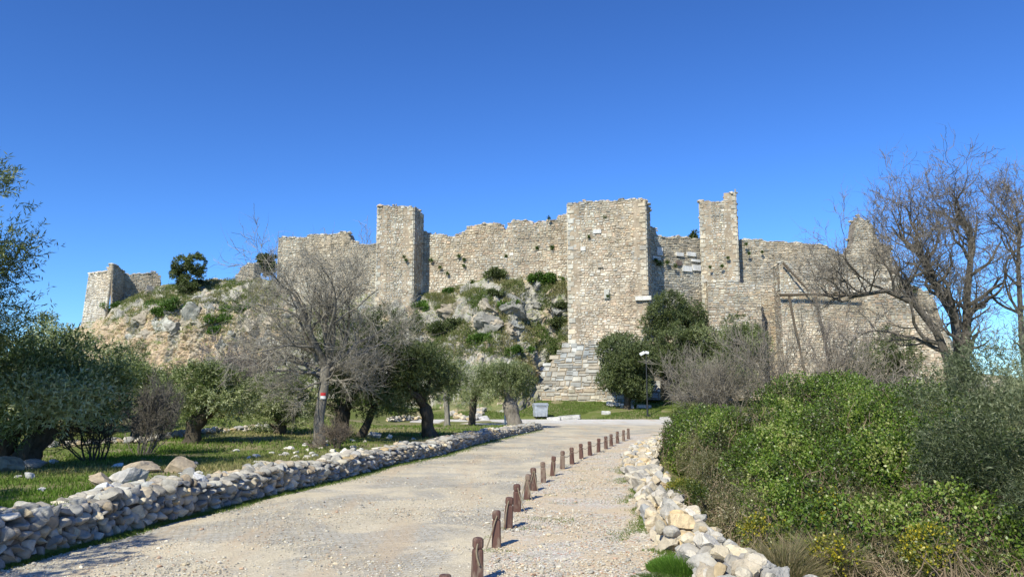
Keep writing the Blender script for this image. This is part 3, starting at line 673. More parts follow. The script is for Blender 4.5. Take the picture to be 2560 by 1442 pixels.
# ------------------------------------------------------------------ vegetation generators
def leaf_quads(m, Pn, D, Lf, Wf, col, rng, flat=None):
    n = len(Pn); R_ = unit(rng.normal(size=(n, 3))); S_ = unit(np.cross(D, R_ if flat is None else flat))
    Lf = np.broadcast_to(Lf, n)[:, None]; Wf = np.broadcast_to(Wf, n)[:, None]
    V = np.stack([Pn, Pn+D*Lf*.45+S_*Wf*.5, Pn+D*Lf, Pn+D*Lf*.45-S_*Wf*.5], 1).reshape(-1, 3)
    F = np.arange(n*4).reshape(-1, 4); m.add(V, F, col)
def crown_mesh(lumps, nsprig, nl, sl, ll, lw, pal, rng, up=.4, gap=.12, shell=.5, spread=.9, hang=0., thr=-.1, amp=1.0, tf=2.0):
    """leaf sprigs spread through the union of ellipsoid lumps (cx,cy,cz,rx,ry,rz)"""
    Lm = np.array(lumps, float); w = (Lm[:, 3]*Lm[:, 4]*Lm[:, 5])**(2/3); w /= w.sum()
    k = rng.choice(len(Lm), nsprig, p=w); u = unit(rng.normal(size=(nsprig, 3)))
    r = (shell+(1.03-shell)*rng.rand(nsprig)**.55)[:, None]; r = r*(1+.18*nz3(u*3+k[:, None]*7, 1.6, 3)[:, None])
    Q = Lm[k, :3]+u*Lm[k, 3:6]*r
    keep = nz3(Q, 3.4/np.median(Lm[:, 3:6]), 17) > thr+rng.normal(0, .05, nsprig); Q = Q[keep]; u = u[keep]; n = len(Q)
    D = unit(u*.75+np.array([0, 0, up])+rng.normal(0, .45, (n, 3)))
    tone = np.clip(.45+amp*nz3(Q, tf/np.median(Lm[:, 3:6])**.5, 29)+rng.normal(0, .12, n), 0, 1)
    m = Mesh(); pal = np.array(pal)
    t = rng.rand(n, nl)
    Pn = Q[:, None]+D[:, None]*(t*sl)[..., None]; Pn[..., 2] -= hang*(t*sl)**1.5
    LD = unit(D[:, None]*.55+rng.normal(0, spread*.6, (n, nl, 3)))
    tt = np.clip(tone[:, None]+rng.normal(0, .22, (n, nl)), 0, .999)*(len(pal)-1); i0 = tt.astype(int); f = (tt-i0)[..., None]
    col = pal[i0]*(1-f)+pal[np.minimum(i0+1, len(pal)-1)]*f
    sc = rng.uniform(.7, 1.25, (n*nl))
    leaf_quads(m, Pn.reshape(-1, 3), LD.reshape(-1, 3), ll*sc, lw*sc, col.reshape(-1, 3), rng)
    return m
PAL_OL = [(.06, .08, .025), (.10, .13, .04), (.16, .20, .065), (.25, .29, .12), (.40, .42, .24)]
PAL_OLD = [(.045, .06, .02), (.075, .095, .03), (.11, .14, .045), (.17, .20, .08)]
PAL_OLG = [(.06, .08, .025), (.11, .14, .045), (.19, .22, .09), (.31, .34, .17), (.46, .48, .30)]
BARK_D = (.09, .075, .055); BARK_G = (.25, .23, .19)

def wiggle(a, b, n, amp, rng):
    k = np.linspace(0, 1, n)[:, None]; pts = np.array(a)*(1-k)+np.array(b)*k
    w = np.cumsum(rng.normal(0, amp, (n, 3)), 0); w -= w[0]; w -= k*w[-1]; return pts+w
def lumps_auto(Wd, zb, zt, n, rng, cx=0, cy=0, sy=1.):
    L_ = [(cx, cy, (zb+zt)/2, Wd*.27, Wd*.27*sy, (zt-zb)*.3)]
    for i in range(n):
        a = i*2.4+rng.uniform(-.4, .4); h = rng.uniform(0, 1); rr = math.sqrt(max(1-(h*2-1)**2*.75, .1)); q = Wd*rng.uniform(.12, .23)
        L_.append((cx+math.cos(a)*(Wd/2-q)*rr, cy+math.sin(a)*(Wd/2-q)*rr*sy, zb+q*.8+(zt-zb-q*1.6)*h, q, q, q*rng.uniform(.7, 1)))
    return L_
def olive(name, label, loc, Wd, zb, zt, seed, nspr=3200, tr=.22, pal=PAL_OL, nl=10, ll=.11, lw=.03, cx=0, cy=0, stems=1, lean=0, group=None, nlump=19, lumps=None, cat='olive tree', bark=BARK_D, sy=1., sl=.3, trunk_h=None, thr=-.1):
    rng = np.random.RandomState(seed); r = thing(name, label, cat, loc, group)
    L_ = lumps or lumps_auto(Wd, zb, zt, nlump, rng, cx, cy, sy)
    m = Mesh(); fork = trunk_h or zb+(zt-zb)*.15
    for s in range(stems):
        ox = (s-(stems-1)/2)*tr*1.9; topp = (cx*.6+lean+ox*1.6, cy*.5+rng.uniform(-.1, .1), fork)
        pts = wiggle((ox, rng.uniform(-.05, .05), -.15), topp, 9, tr*.12, rng)
        rad = tr*np.interp(np.linspace(0, 1, 9), [0, .12, .5, .85, 1], [1.55, 1.12, .9, 1.0, .6]); tube(m, pts, rad, 14, bark, lob=.13, rng=rng)
        for i in range(5 if stems == 1 else 3):
            l = L_[rng.randint(len(L_))]; q = wiggle(pts[-2], (l[0], l[1], l[2]), 7, .05, rng); tube(m, q, np.linspace(tr*.5, tr*.1, 7), 6, bark, lob=.05, rng=rng)
    m.build('trunk', M_BARK, r, smooth=True)
    c = crown_mesh(L_, nspr, nl, sl, ll, lw, pal, rng, thr=thr); c.build('crown', M_OLIVE, r)
    return r
def grow(out, p, d, L, r, lev, mx, rng, nchild=(5, 7), wig=.16, up=.05, ang=.75, shrink=.62, rs=.5, seglen=None):
    n = max(4, int(5-lev*.3)+2); pts = [np.array(p)]; d = np.array(d, float)
    for i in range(n):
        d = unit(d+rng.normal(0, wig, 3)+np.array([0, 0, up])); pts.append(pts[-1]+d*L/n)
    rad = np.linspace(r, r*.45 if lev < mx else r*.3, n+1); out.append((np.array(pts), rad, lev))
    if lev >= mx: return
    nc_ = rng.randint(nchild[0], nchild[1]+1)
    for i in range(nc_):
        t = .25+.75*(i+rng.rand())/nc_ if i < nc_-1 else 1.; t = min(t, 1.)
        k = t*n; j = min(int(k), n-1); q = pts[j]+(pts[j+1]-pts[j])*(k-j); dd = unit(pts[j+1]-pts[j])
        ax = unit(np.cross(dd, rng.normal(size=3))); a = rng.uniform(.55, 1.25)*ang*(.5 if i == nc_-1 else 1)
        nd = unit(dd*math.cos(a)+ax*math.sin(a))
        grow(out, q, nd, L*shrink*rng.uniform(.7, 1.15), max(np.interp(t, [0, 1], [r, r*.45])*rs*1.15, .004), lev+1, mx, rng, nchild, wig, up, ang, shrink, rs)
def paths_mesh(paths, ksides, col, colt, rmin=0.):
    m = Mesh()
    for pts, rad, lev in paths: tube(m, pts, np.maximum(rad, rmin), ksides[min(lev, len(ksides)-1)], col if lev < 2 else colt, cap=False)
    return m
def twig_batch(paths, rng, n, L, r, spread=.9, up=.15, k=3, col=(.2, .18, .16), minlev=2, segs=3):
    """many fine twigs starting on the given branches (vectorised)"""
    src = [p for p in paths if p[2] >= minlev]; st = []; dr = []
    for _ in range(n):
        p = src[rng.randint(len(src))][0]; i = rng.randint(1, len(p)); f = rng.rand(); st.append(p[i-1]*(1-f)+p[i]*f); dr.append(p[i]-p[i-1])
    Pq = np.array(st); D = unit(unit(np.array(dr))+rng.normal(0, spread, (n, 3))*.8+np.array([0, 0, up])); Lr = L*rng.uniform(.5, 1.3, n)[:, None]
    m = Mesh(); cur = Pq; prev = None; V = []
    A_ = unit(np.cross(D, rng.normal(size=(n, 3)))); B_ = np.cross(D, A_)
    for s in range(segs+1):
        rr = r*(1-.75*s/segs)
        for q in range(k):
            a = q*2*math.pi/k; V.append(cur+(A_*math.cos(a)+B_*math.sin(a))*rr)
        D = unit(D+rng.normal(0, .28, (n, 3))+np.array([0, 0, up*.4])); cur = cur+D*Lr/segs
    V = np.stack(V, 1); F = []
    for s in range(segs):
        for q in range(k): F.append((s*k+q, s*k+(q+1) % k, (s+1)*k+(q+1) % k, (s+1)*k+q))
    F = np.array(F); FF = (np.arange(n)[:, None, None]*(k*(segs+1))+F[None]).reshape(-1, 4)
    m.add(V.reshape(-1, 3), FF, col); return m

def gpt(px, py, z=None):
    """where the photo's pixel meets the terrain"""
    zz = 0. if z is None else z
    for _ in range(12):
        x, y = G(px, py, zz)
        if y > 80 or y < 0: y = 80
        zz = .5*zz+.5*float(gz(x, y))
    x, y = G(px, py, zz); return (x, y, float(gz(x, y)))
def at(px, Y, dz=0.):
    x = P(px, 1000, Y)[0]; return (x, Y, float(gz(x, Y))+dz)
def zof(py, Y, px=1280): return P(px, py, Y)[2]
def span(a, b, Y): return P(b, 1000, Y)[0]-P(a, 1000, Y)[0]

# ------------------------------------------------------------------ olive trees (px trunk, distance, crown px extents, crown py top/bottom)
def olive_px(label, px, Yv, c0, c1, ptop, pbot, seed, **kw):
    loc = at(px, Yv); Wd = span(c0, c1, Yv)*1.14; cx = P((c0+c1)/2, 1000, Yv)[0]-loc[0]
    return olive('olive_tree', label, loc, Wd, zof(pbot, Yv)-loc[2], zof(ptop, Yv)-loc[2], seed, cx=cx, **kw)
olive_px('olive tree with two thick pale trunks at the left edge above the wall', 35, 16.5, -60, 290, 840, 1100, 101, tr=.26, stems=2, nspr=6500, ll=.11, lw=.03, nl=11, nlump=30, pal=PAL_OL+[(.46, .48, .30)])
olive_px('tall feathery olive tree with pale upright sprays behind the left-edge olive', 110, 24, 20, 200, 740, 1060, 102, nspr=3000, ll=.11, nlump=10, pal=PAL_OLG)
olive_px('olive tree with a wide spreading crown below the far left ruined tower', 235, 30, 120, 360, 840, 1070, 103, nspr=4600, pal=PAL_OLG)
olive_px('olive tree between the wide left olive and the solitary leaning one', 345, 27, 270, 445, 905, 1075, 104, nspr=3000)
olive_px('solitary olive tree with a stout dark trunk on open grass left of the bare tree', 487, 25.5, 415, 620, 905, 1065, 105, tr=.26, nspr=4200)
olive_px('pale bushy olive reaching to the ground just left of the bare tree', 700, 31, 622, 790, 925, 1085, 106, nspr=3800, pal=PAL_OLG)
olive_px('dark dense olive tree with a hollow trunk behind the bare tree', 855, 28.5, 765, 965, 800, 1055, 107, tr=.28, nspr=5600, pal=PAL_OLD)
olive_px('dark olive tree with a thin forked trunk right of the bare tree', 893, 28.5, 850, 1060, 775, 1045, 108, tr=.15, nspr=6000, pal=PAL_OLD, lean=.2)
olive_px('olive tree with a stout trunk just behind the middle of the stone wall', 1080, 29, 955, 1135, 850, 1040, 109, tr=.25, nspr=5200, pal=PAL_OLD[1:]+[(.14, .16, .07)])
olive_px('small grey olive with bare pale branches beside the middle wall olive', 1120, 43, 1070, 1160, 880, 990, 110, tr=.16, nspr=1800, pal=PAL_OLG, bark=BARK_G)
olive_px('grey-green olive bush left of the thick-trunked olive by the dumpster', 1180, 47, 1135, 1235, 900, 1020, 111, nspr=2000, pal=PAL_OLG)
olive_px('round olive tree with a very thick pale trunk left of the dumpster', 1287, 42.5, 1198, 1336, 905, 1018, 112, tr=.40, nspr=4600, pal=PAL_OLG, bark=(.24, .21, .17))
olive_px('dense round dark evergreen in front of the broadest tower by the lamp post', 1568, 63, 1497, 1635, 830, 1008, 113, tr=.3, nlump=30, thr=-.4, nspr=8500, ll=.17, lw=.06, pal=PAL_OLD+[(.12, .15, .07)], sl=.35)
olive_px('tall dark evergreen against the wall right of the broadest tower', 1690, 68, 1615, 1770, 730, 990, 114, tr=.3, nlump=24, thr=-.25, nspr=7500, ll=.2, lw=.06, pal=PAL_OLD+[(.12, .15, .07)])
olive_px('grey-green evergreen behind the twiggy shrub right of the lamp post', 1800, 66, 1710, 1920, 790, 1010, 115, tr=.25, nlump=24, thr=-.3, nspr=8000, ll=.2, lw=.06, pal=PAL_OLG[:4])
olive_px('dark evergreen bush in front of the bastion under the bare tree', 2200, 60, 2125, 2295, 822, 985, 116, tr=.2, nspr=3600, ll=.18, lw=.05, pal=PAL_OLD)
# tall olive at the left frame edge (mostly outside the frame), throws shade on the wall
loc = (-11.3, 13.5, .55)
olive('olive_tree', 'tall olive tree whose dark sprays reach in at the left edge of the view', loc, 3.4, 1.6, 6.3, 120, nspr=5200, ll=.12, lw=.02, nl=14, tr=.28, pal=PAL_OLG[:4],
      lumps=[(0.8, 0, 5.0, 1.0, 1.0, .8), (.2, 0, 4.0, 1.5, 1.3, 1.0), (1.5, .1, 4.25, .75, .8, .5), (1.2, 0, 3.2, 1.0, 1.1, .9), (.4, .3, 2.4, 1.4, 1.3, .9), (1.0, -.2, 5.6, .5, .5, .5), (-1, 0, 3.4, 1.4, 1.4, 1.4), (1.45, 0, 3.45, .6, .7, .3)], sl=.45)
olive('olive_tree', 'olive tree outside the left edge that shades the near stone wall', (-9.3, 5.2, .5), 4.4, 1.9, 4.7, 121, nspr=1900, ll=.15, lw=.045, nl=10)
olive('olive_tree', 'olive tree outside the left edge that shades the grass behind the near wall', (-10.8, 8.0, .5), 3.6, 1.5, 3.7, 122, nspr=1800, ll=.15, lw=.045, nl=10)
# trees on the hill
q, _ = hill_at(468, 735)
olive('hill_tree', 'lone dark olive tree standing on the hill crest left of centre', tuple(q-np.array([0, 0, .3])), span(428, 512, q[1]), .7, zof(634, q[1])-q[2], 130, nspr=2600, ll=.26, lw=.08, pal=PAL_OLD, tr=.2, cat='tree', trunk_h=2.4, lumps=[(-1.05, 0, 4.0, .95, .9, 1.1), (.8, 0, 4.15, 1.15, 1, 1.2), (-1.6, 0, 2.9, .6, .6, .4), (1.55, 0, 3., .6, .6, .4), (.1, 0, 1.0, 1.3, 1, 1.1), (-.4, 0, 1.9, .8, .7, .8)])
olive('hill_tree', 'dark tree peeping over the hilltop at the left end of the long grey wall', (P(662, 680, 97)[0], 97, zof(690, 97)), span(630, 695, 97), .3, zof(636, 97)-zof(690, 97), 131, nspr=1500, ll=.28, lw=.1, pal=PAL_OLD, tr=.15, cat='tree', nlump=7)
olive('hill_tree', 'small dark tree top showing above the recessed wall', (P(1732, 620, 88)[0], 88, zof(640, 88)), span(1712, 1752, 88), .8, zof(579, 88)-zof(640, 88), 132, nspr=900, ll=.25, lw=.1, pal=PAL_OLD, tr=.12, cat='tree', nlump=6)

# ------------------------------------------------------------------ bare trees
def bare_tree(name, label, loc, stems, seed, mx=4, ntw=3000, twl=.5, twr=.006, col=BARK_G, colt=(.30, .275, .23), cat='bare tree', rmin=.006, mark=None, twup=.15, extra=None, **g):
    rng = np.random.RandomState(seed); r = thing(name, label, cat, loc); paths = []
    for (p0, d0_, L0, r0) in stems: grow(paths, p0, d0_, L0, r0, 0, mx, rng, **g)
    big = [p for p in paths if p[2] < 2]; sml = [p for p in paths if p[2] >= 2]
    m = Mesh()
    for pts, rad, lev in big: tube(m, pts, rad, 9 if lev == 0 else 6, col, cap=False, lob=.05, rng=rng)
    if extra:
        for pts, rad in extra: tube(m, pts, rad, 14, col, lob=.06, rng=rng)
    m.build('trunk', M_BARK, r, smooth=True)
    m = paths_mesh(sml, [6, 5, 4, 3], col, colt, rmin)
    tw = twig_batch(paths, rng, ntw, twl, twr, col=colt, up=twup)
    for k in tw.F:
        m.add(np.concatenate(tw.V), np.concatenate(tw.F[k]), np.concatenate(tw.C[k]))
    m.build('branches', M_TWIG, r); return r, rng
# big bare tree, centre left
Yb = 24.5; loc = at(806, Yb)
zf = zof(925, Yb)-loc[2]
tr_pts = np.array([(-.05, 0, -.2), (-.06, 0, .3), (-.10, 0, .9), (-.02, 0, 1.5), (.05, 0, 2.1), (.08, 0, zf), (.12, 0, zf+.5)])
st = []
for (ax, ay, az, z_, L0, r0) in [(-.55, .1, 1, .1, 2.3, .10), (-.15, -.3, 1, .2, 2.6, .12), (.15, .3, 1, .2, 2.6, .12), (.5, -.1, 1, .15, 2.3, .10), (.95, .25, 1, .1, 2.3, .08), (-1.1, .3, 1, 0, 2.2, .075), (1.4, -.3, .9, 0, 2.0, .07),
        (-1.7, -.2, .9, -.1, 1.7, .065), (1.8, .4, .9, -.1, 1.6, .06), (-1.6, .5, .4, -.2, 1.2, .05), (1.7, -.4, .45, -.2, 1.2, .05), (.6, -1.4, .2, -.25, 1.2, .04), (-.9, -1.2, .1, -.3, 1.1, .04), (-.35, .6, 1, .3, 2.5, .09), (.3, -.5, 1, .3, 2.6, .09), (.75, .7, 1, .2, 2.3, .08), (-.9, -.6, 1, .1, 2.1, .08)]:
    st.append(((.06, 0, zf+z_-.1), unit(np.array([ax, ay, az])), L0, r0))
bt, rng = bare_tree('bare_tree', 'large leafless grey tree with a straight trunk bearing a red and white trail mark', loc, st, 201, mx=4, ntw=5000, twl=.6, twr=.0045, col=(.23, .21, .175), colt=(.28, .255, .205), twup=.0, nchild=(3, 5), wig=.17, up=.02, ang=.7, shrink=.64, rmin=.0055, extra=[(tr_pts, [.24, .2, .165, .155, .15, .16, .12])])
# drooping side branches
# trail mark on the trunk: red band over white band, wrapped round the front
zc = zof(989, Yb)-loc[2]
for nm, dz, mt_ in (('trail_mark', .055, M_REDP), ('trail_mark', -.05, M_WHITEP)):
    m = Mesh(); V = []
    cx_ = float(np.interp(zc, tr_pts[:, 2], tr_pts[:, 0]))
    for i in range(9):
        a = math.radians(-98+i*7.5)
        for z in (-.05, .05): V.append((cx_+.164*math.cos(a), .164*math.sin(a), zc+dz+z*.95))
    F = [(2*i, 2*i+2, 2*i+3, 2*i+1) for i in range(8)]; m.add(V, F); o = m.build(nm, mt_, bt)
    o['label'] = 'red paint band' if mt_ is M_REDP else 'white paint band'
# big bare tree on the right
Yr = 27.; loc = at(2395, Yr); sc = Yr/F_PX
def rp(px, py, dy=0): return np.array([P(px, py, Yr)[0]-loc[0], dy, zof(py, Yr)-loc[2]])
ext = [(np.array([rp(2392, 1060), rp(2395, 960), rp(2400, 880), rp(2385, 790), rp(2330, 700), rp(2290, 610)]), [.28, .22, .18, .14, .11, .07]),
       (np.array([rp(2396, 1040), rp(2415, 900, .1), rp(2425, 820, .2), rp(2425, 740, .2), rp(2430, 650, .1), rp(2425, 570)]), [.22, .18, .15, .12, .10, .06]),
       (np.array([rp(2380, 1000), rp(2370, 920, -.2), rp(2330, 830, -.3), rp(2270, 760, -.4), rp(2200, 730, -.4), rp(2120, 745, -.3)]), [.19, .16, .13, .11, .08, .05]),
       (np.array([rp(2560, 1060), rp(2570, 960), rp(2555, 860), rp(2550, 760), rp(2545, 660), rp(2548, 560)]), [.15, .12, .1, .085, .07, .05])]
st = []
for pts, rad in ext:
    for i in range(2, len(pts)):
        for k in range(3 if i > 2 else 2):
            rr = np.random.RandomState(i*7+k+int(abs(pts[1][2]*100))); d_ = unit(np.array([rr.uniform(-1.1, 1.1), rr.uniform(-.7, .7), rr.uniform(.3, 1.2)])); st.append((pts[i]-(pts[i]-pts[i-1])*rr.rand()*.6, d_, rr.uniform(1.4, 2.3), rad[i]*.65))
    for k in range(4): rr = np.random.RandomState(k+int(abs(pts[1][2]*100))); st.append((pts[-1]-(pts[-1]-pts[-2])*.2*k, unit(unit(pts[-1]-pts[-2])+rr.normal(0, .45, 3)), 1.5 if pts[-1][2] > 4 else 1.6, rad[-1]*.95))
bare_tree('bare_tree', 'huge leafless tree with dark crooked limbs against the sky at the right', loc, st, 203, mx=4, ntw=5200, twl=.6, twr=.005, col=(.13, .115, .095), colt=(.17, .15, .125), nchild=(3, 4), wig=.24, up=.07, ang=.8, shrink=.64, rmin=.006, extra=ext)
# twiggy shrubs
def bare_shrub(label, px, Yv, w, h, seed, ns=12, ntw=1500, twl=.4, twr=.01, mx=3, col=(.17, .15, .125), r0=.035, lean=0, ang=.6, name='bare_shrub', wig=.15, up=.05):
    rng = np.random.RandomState(seed+1000); st = []
    for i in range(ns):
        a = rng.uniform(0, 6.28); q = rng.rand(); st.append(((math.cos(a)*w*.12*q, math.sin(a)*w*.12*q, -.1), unit(np.array([math.cos(a)*w/h*q*1.1+lean, math.sin(a)*.5*w/h*q, 1])), h*rng.uniform(.5, .7), r0*rng.uniform(.6, 1.2)))
    return bare_tree(name, label, at(px, Yv), st, seed, mx=mx, ntw=ntw, twl=twl, twr=twr, col=col, colt=col, cat='bare shrub', nchild=(3, 5), wig=wig, up=up, ang=ang, shrink=.62, rmin=twr)
bare_shrub('broad tangle of grey leafless twigs right of the lamp post', 1745, 55, 6.8, 4.4, 301, ns=17, ntw=1700, twl=1.0, twr=.012, ang=.8, col=(.21, .19, .155))
bare_shrub('grey leafless shrub with arching twigs left of the bastion', 1850, 53, 5, 4.6, 302, ns=11, ntw=1300, twl=.9, twr=.012, ang=.7, col=(.2, .18, .145))
bare_shrub('tall upright bare saplings in front of the left end of the bastion', 1935, 50, 3.5, 7.5, 303, ns=5, ntw=400, twl=.8, twr=.012, ang=.5, up=.1, col=(.19, .17, .14), r0=.028)
bare_shrub('slender bare saplings in front of the slanting timber poles', 2030, 48, 4.5, 7.0, 304, ns=7, ntw=900, twl=.8, twr=.012, ang=.5, up=.1, col=(.2, .175, .15))
bare_shrub('thick grey-brown bare thicket at the foot of the bastion wall', 2140, 46, 6, 5.0, 305, ns=10, ntw=1100, twl=.8, twr=.012, ang=.8, col=(.2, .175, .14))
bare_shrub('bare grey thicket beneath the huge leafless tree', 2300, 40, 6, 3.2, 306, ns=12, ntw=1800, twl=.7, twr=.013, ang=.8, col=(.23, .2, .17))
bare_shrub('small leafless shrub with dark stems on the shaded grass behind the wall', 245, 18.5, 2.4, 1.9, 307, ns=12, ntw=1500, twl=.35, twr=.006, r0=.022, ang=.7, col=(.10, .09, .07))
bare_shrub('leafless brown shrub right of the darker small shrub on the grass', 360, 20.5, 2.4, 1.8, 308, ns=14, ntw=1700, twl=.35, twr=.006, r0=.02, ang=.5, col=(.15, .135, .11), up=.1)
bare_shrub('grey leafless shrub at the foot of the cliff behind the solitary olive', 630, 40, 4.5, 3.6, 309, ns=14, ntw=2500, twl=.6, twr=.012, ang=.7, col=(.22, .19, .17))
bare_shrub('clump of dry twigs at the foot of the trail-marked tree', 845, 23.2, 1.3, .9, 310, ns=14, ntw=500, twl=.25, twr=.005, r0=.014, ang=.5, col=(.16, .13, .10))

# ------------------------------------------------------------------ green bramble bank and right-hand olive
rng = np.random.RandomState(41)
PAL_IV = [(.075, .075, .028), (.055, .09, .014), (.08, .14, .017), (.125, .20, .022), (.18, .26, .035), (.32, .34, .11)]
def mound(label, lumps, nspr, seed, pal, ll, lw, nl=7, name='bramble_thicket', cat='thicket', stems=220, stemcol=(.17, .13, .085), sl=.22, base=None, mt_=None, dry=0, **k):
    rng = np.random.RandomState(seed); b = base or (lumps[0][0], lumps[0][1], float(gz(lumps[0][0], lumps[0][1])))
    r = thing(name, label, cat, b); L_ = [(l[0]-b[0], l[1]-b[1], l[2]-b[2], l[3], l[4], l[5]) for l in lumps]
    c = crown_mesh(L_, nspr, nl, sl, ll, lw, pal, rng, up=.25, shell=.72, spread=1.2, **k); c.build('foliage', mt_ or M_IVY, r)
    m = Mesh()
    for i in range(stems):
        l = L_[rng.randint(len(L_))]; a = unit(rng.normal(size=3)); a[2] = abs(a[2])
        if a[1] > 0: a[1] *= -1
        q = np.array(l[:3])+a*np.array(l[3:6])*rng.uniform(.85, 1.06); p0 = (q[0]+rng.normal(0, .3), q[1]+rng.normal(0, .3)-.1, max(q[2]-rng.uniform(.4, 1.2), -.2))
        tube(m, wiggle(p0, q, 7, .045, rng), np.linspace(.012, .004, 7), 4, np.array(stemcol)*rng.uniform(.7, 1.5), cap=False)
    m.build('stems', M_TWIG, r); return r
IV = [(5.5, 14.8, .1, .9, 1.5, .8), (4.5, 12.0, -.2, .8, 1.2, .75), (6.0, 23, .4, 1.3, 2.5, 1.1), (6.6, 19.5, .6, 1.5, 2.4, 1.25), (8.2, 20.5, .8, 1.8, 2.2, 1.55), (5.9, 16, .3, 1.2, 2.0, 1.05), (7.6, 16.5, .5, 1.8, 2.2, 1.3), (9.3, 17.5, .8, 1.6, 2, 1.4),
      (5.2, 13.2, .0, 1.1, 1.5, .85), (6.6, 13.4, .2, 1.5, 1.6, 1.0), (7.9, 13.6, .3, 1.3, 1.5, 1.1), (4.9, 10.8, -.2, 1.1, 1.2, .7), (6.0, 10.6, -.1, 1.0, 1.2, .75), (9.8, 22, 1, 1.8, 2, 1.5), (11.2, 20, .8, 1.6, 2, 1.2)]
mound('huge bank of bright green brambles spilling over the boulder wall', IV, 60000, 42, PAL_IV, .052, .036, nl=8, stems=1200, thr=-.16, amp=.85, tf=4.5, name='bramble_bank')
PAL_DRY = [(.12, .10, .05), (.20, .17, .09), (.30, .25, .14)]
# right olive, close to the camera
rr_ = olive('olive_tree', 'large grey-green olive bush filling the lower right corner', (7.95, 11.0, -.5), 3, .2, 3.2, 140, nspr=20000, nl=14, ll=.07, lw=.012, sl=.34, tr=.2, pal=[(.03, .045, .018), (.06, .08, .033), (.11, .135, .065), (.19, .22, .12), (.33, .36, .22)], thr=-.12,
      lumps=[(.1, .5, 2.75, 1.1, 1.2, .8), (-.6, .9, 2.0, 1.0, 1.0, .9), (1.0, -.6, 2.6, .9, 1, .8), (-.3, -.4, 1.7, 1.1, 1.2, .9), (.6, -1.0, 1.5, 1.3, 1.2, 1.0), (-.6, -1.4, .9, .9, .9, .7), (.1, -2.0, .8, 1.0, .9, .8), (1.4, .3, 2.2, 1.2, 1.2, 1.2), (-.9, .3, 1.2, .8, .9, .8), (.2, -2.8, .4, .9, .7, .6)])
# yellow flowering bushes
def tuft(label, loc, n, h, sp, pal, seed, name='grass_tuft', cat='grass tuft', w=.012, m_=None, bend=.5, tip=None):
    rng = np.random.RandomState(seed); a = rng.uniform(0, 6.28, n); q = np.sqrt(rng.rand(n))*sp
    P0 = np.stack([np.cos(a)*q, np.sin(a)*q, np.full(n, -.02)], 1); D = unit(np.stack([np.cos(a)*q/sp*bend, np.sin(a)*q/sp*bend, np.ones(n)], 1)+rng.normal(0, .22, (n, 3)))
    Lh = h*rng.uniform(.5, 1.1, n)*(1-.55*(q/sp)**2); m = Mesh(); pal = np.array(pal); c = pal[rng.randint(len(pal), size=n)]*rng.uniform(.8, 1.2, (n, 1))
    S_ = unit(np.cross(D, rng.normal(size=(n, 3))))*w/2; M1 = P0+D*Lh[:, None]*.55; D2 = unit(D+np.stack([np.cos(a), np.sin(a), -.4*np.ones(n)], 1)*bend*.6); T_ = M1+D2*Lh[:, None]*.45
    m.add(np.stack([P0-S_, P0+S_, M1+S_*.8, M1-S_*.8], 1).reshape(-1, 3), np.arange(n*4).reshape(-1, 4), c)
    m.add(np.stack([M1-S_*.8, M1+S_*.8, T_], 1).reshape(-1, 3), np.arange(n*3).reshape(-1, 3), c)
    return tag(m.build(name, m_ or M_GRASS, loc=loc), label, cat)
g1 = G(1708, 1425); tuft('bright green cushion of fine grass at the foot of the boulder wall', (*g1, 0), 9000, .22, .40, [(.05, .12, .014), (.09, .19, .022), (.14, .24, .04)], 51, w=.006)
g2 = G(1640, 1450); tuft('low green grass patch at the bottom edge left of the grass cushion', (*g2, 0), 2500, .1, .3, [(.04, .08, .015), (.09, .13, .03)], 52, w=.006)
for i, (px, py, n_, h_, r_, lb) in enumerate([(1745, 1400, 2500, .16, .16, 'small green grass tuft behind the bright grass cushion'), (1665, 1405, 1600, .1, .16, 'thin green tuft left of the bright grass cushion'), (1790, 1440, 1500, .16, .14, 'green tuft between the grass cushion and the boulders')]):
    tuft(lb, (*G(px, py), 0), n_, h_, r_, [(.06, .12, .02), (.12, .19, .03), (.24, .22, .10)], 56+i, w=.006, bend=.9)
for i, (px, py, z_, lb) in enumerate([(1960, 1440, .25, 'clump of dry straw grass beside the last boulders at the bottom edge'), (2060, 1425, .3, 'dry straw grass clump between the brambles and yellow flowers at the bottom edge')]):
    p_ = G(px, py, -.1); tuft(lb, (*p_, -.1), 2600, .6, .4, [(.30, .25, .15), (.22, .18, .10), (.16, .16, .07)], 60+i, w=.007, bend=.8)
def yellow(label, c, r, n, seed):
    mound(label, [(*c, *r)], n, seed, [(.06, .09, .02), (.09, .12, .02), (.14, .16, .025), (.24, .23, .025), (.48, .38, .02)], .035, .022, nl=9, name='yellow_flower_bush', cat='flowering bush', stems=30, sl=.14)
for lb, px, py, Yv, r, n in [('low bush of yellow-green flowers at the left edge of the brambles above the boulder wall', 1710, 1235, 14.2, .35, 600), ('yellow-flowered bush in front of the dry straw low in the brambles', 1905, 1330, 10.3, .28, 450),
        ('yellow flowers sprinkled through the centre of the brambles', 2080, 1280, 11.2, .5, 360), ('yellow flowers by the bottom edge right of the straw grass', 2085, 1385, 9.2, .25, 300), ('yellow flowers at the lower right below the olive bush', 2330, 1370, 8.6, .3, 380)]:
    c_ = P(px, py, Yv); yellow(lb, c_, (r, r, r*.5), n, int(px))
SCR = [(.05, .06, .02), (.09, .10, .03), (.15, .145, .06), (.24, .21, .12)]
mound('tangled dry brownish scrub between the brambles and the boulder wall', [(4.75, 17.6, .0, .55, 1.7, .55), (4.35, 15.2, -.1, .5, 1.3, .5), (3.9, 12.9, -.2, .5, 1.1, .5), (5.3, 20.5, .2, .6, 1.8, .7)], 9000, 88, SCR, .05, .016, nl=8, name='dry_scrub', cat='scrub', stems=500, stemcol=(.26, .21, .14))
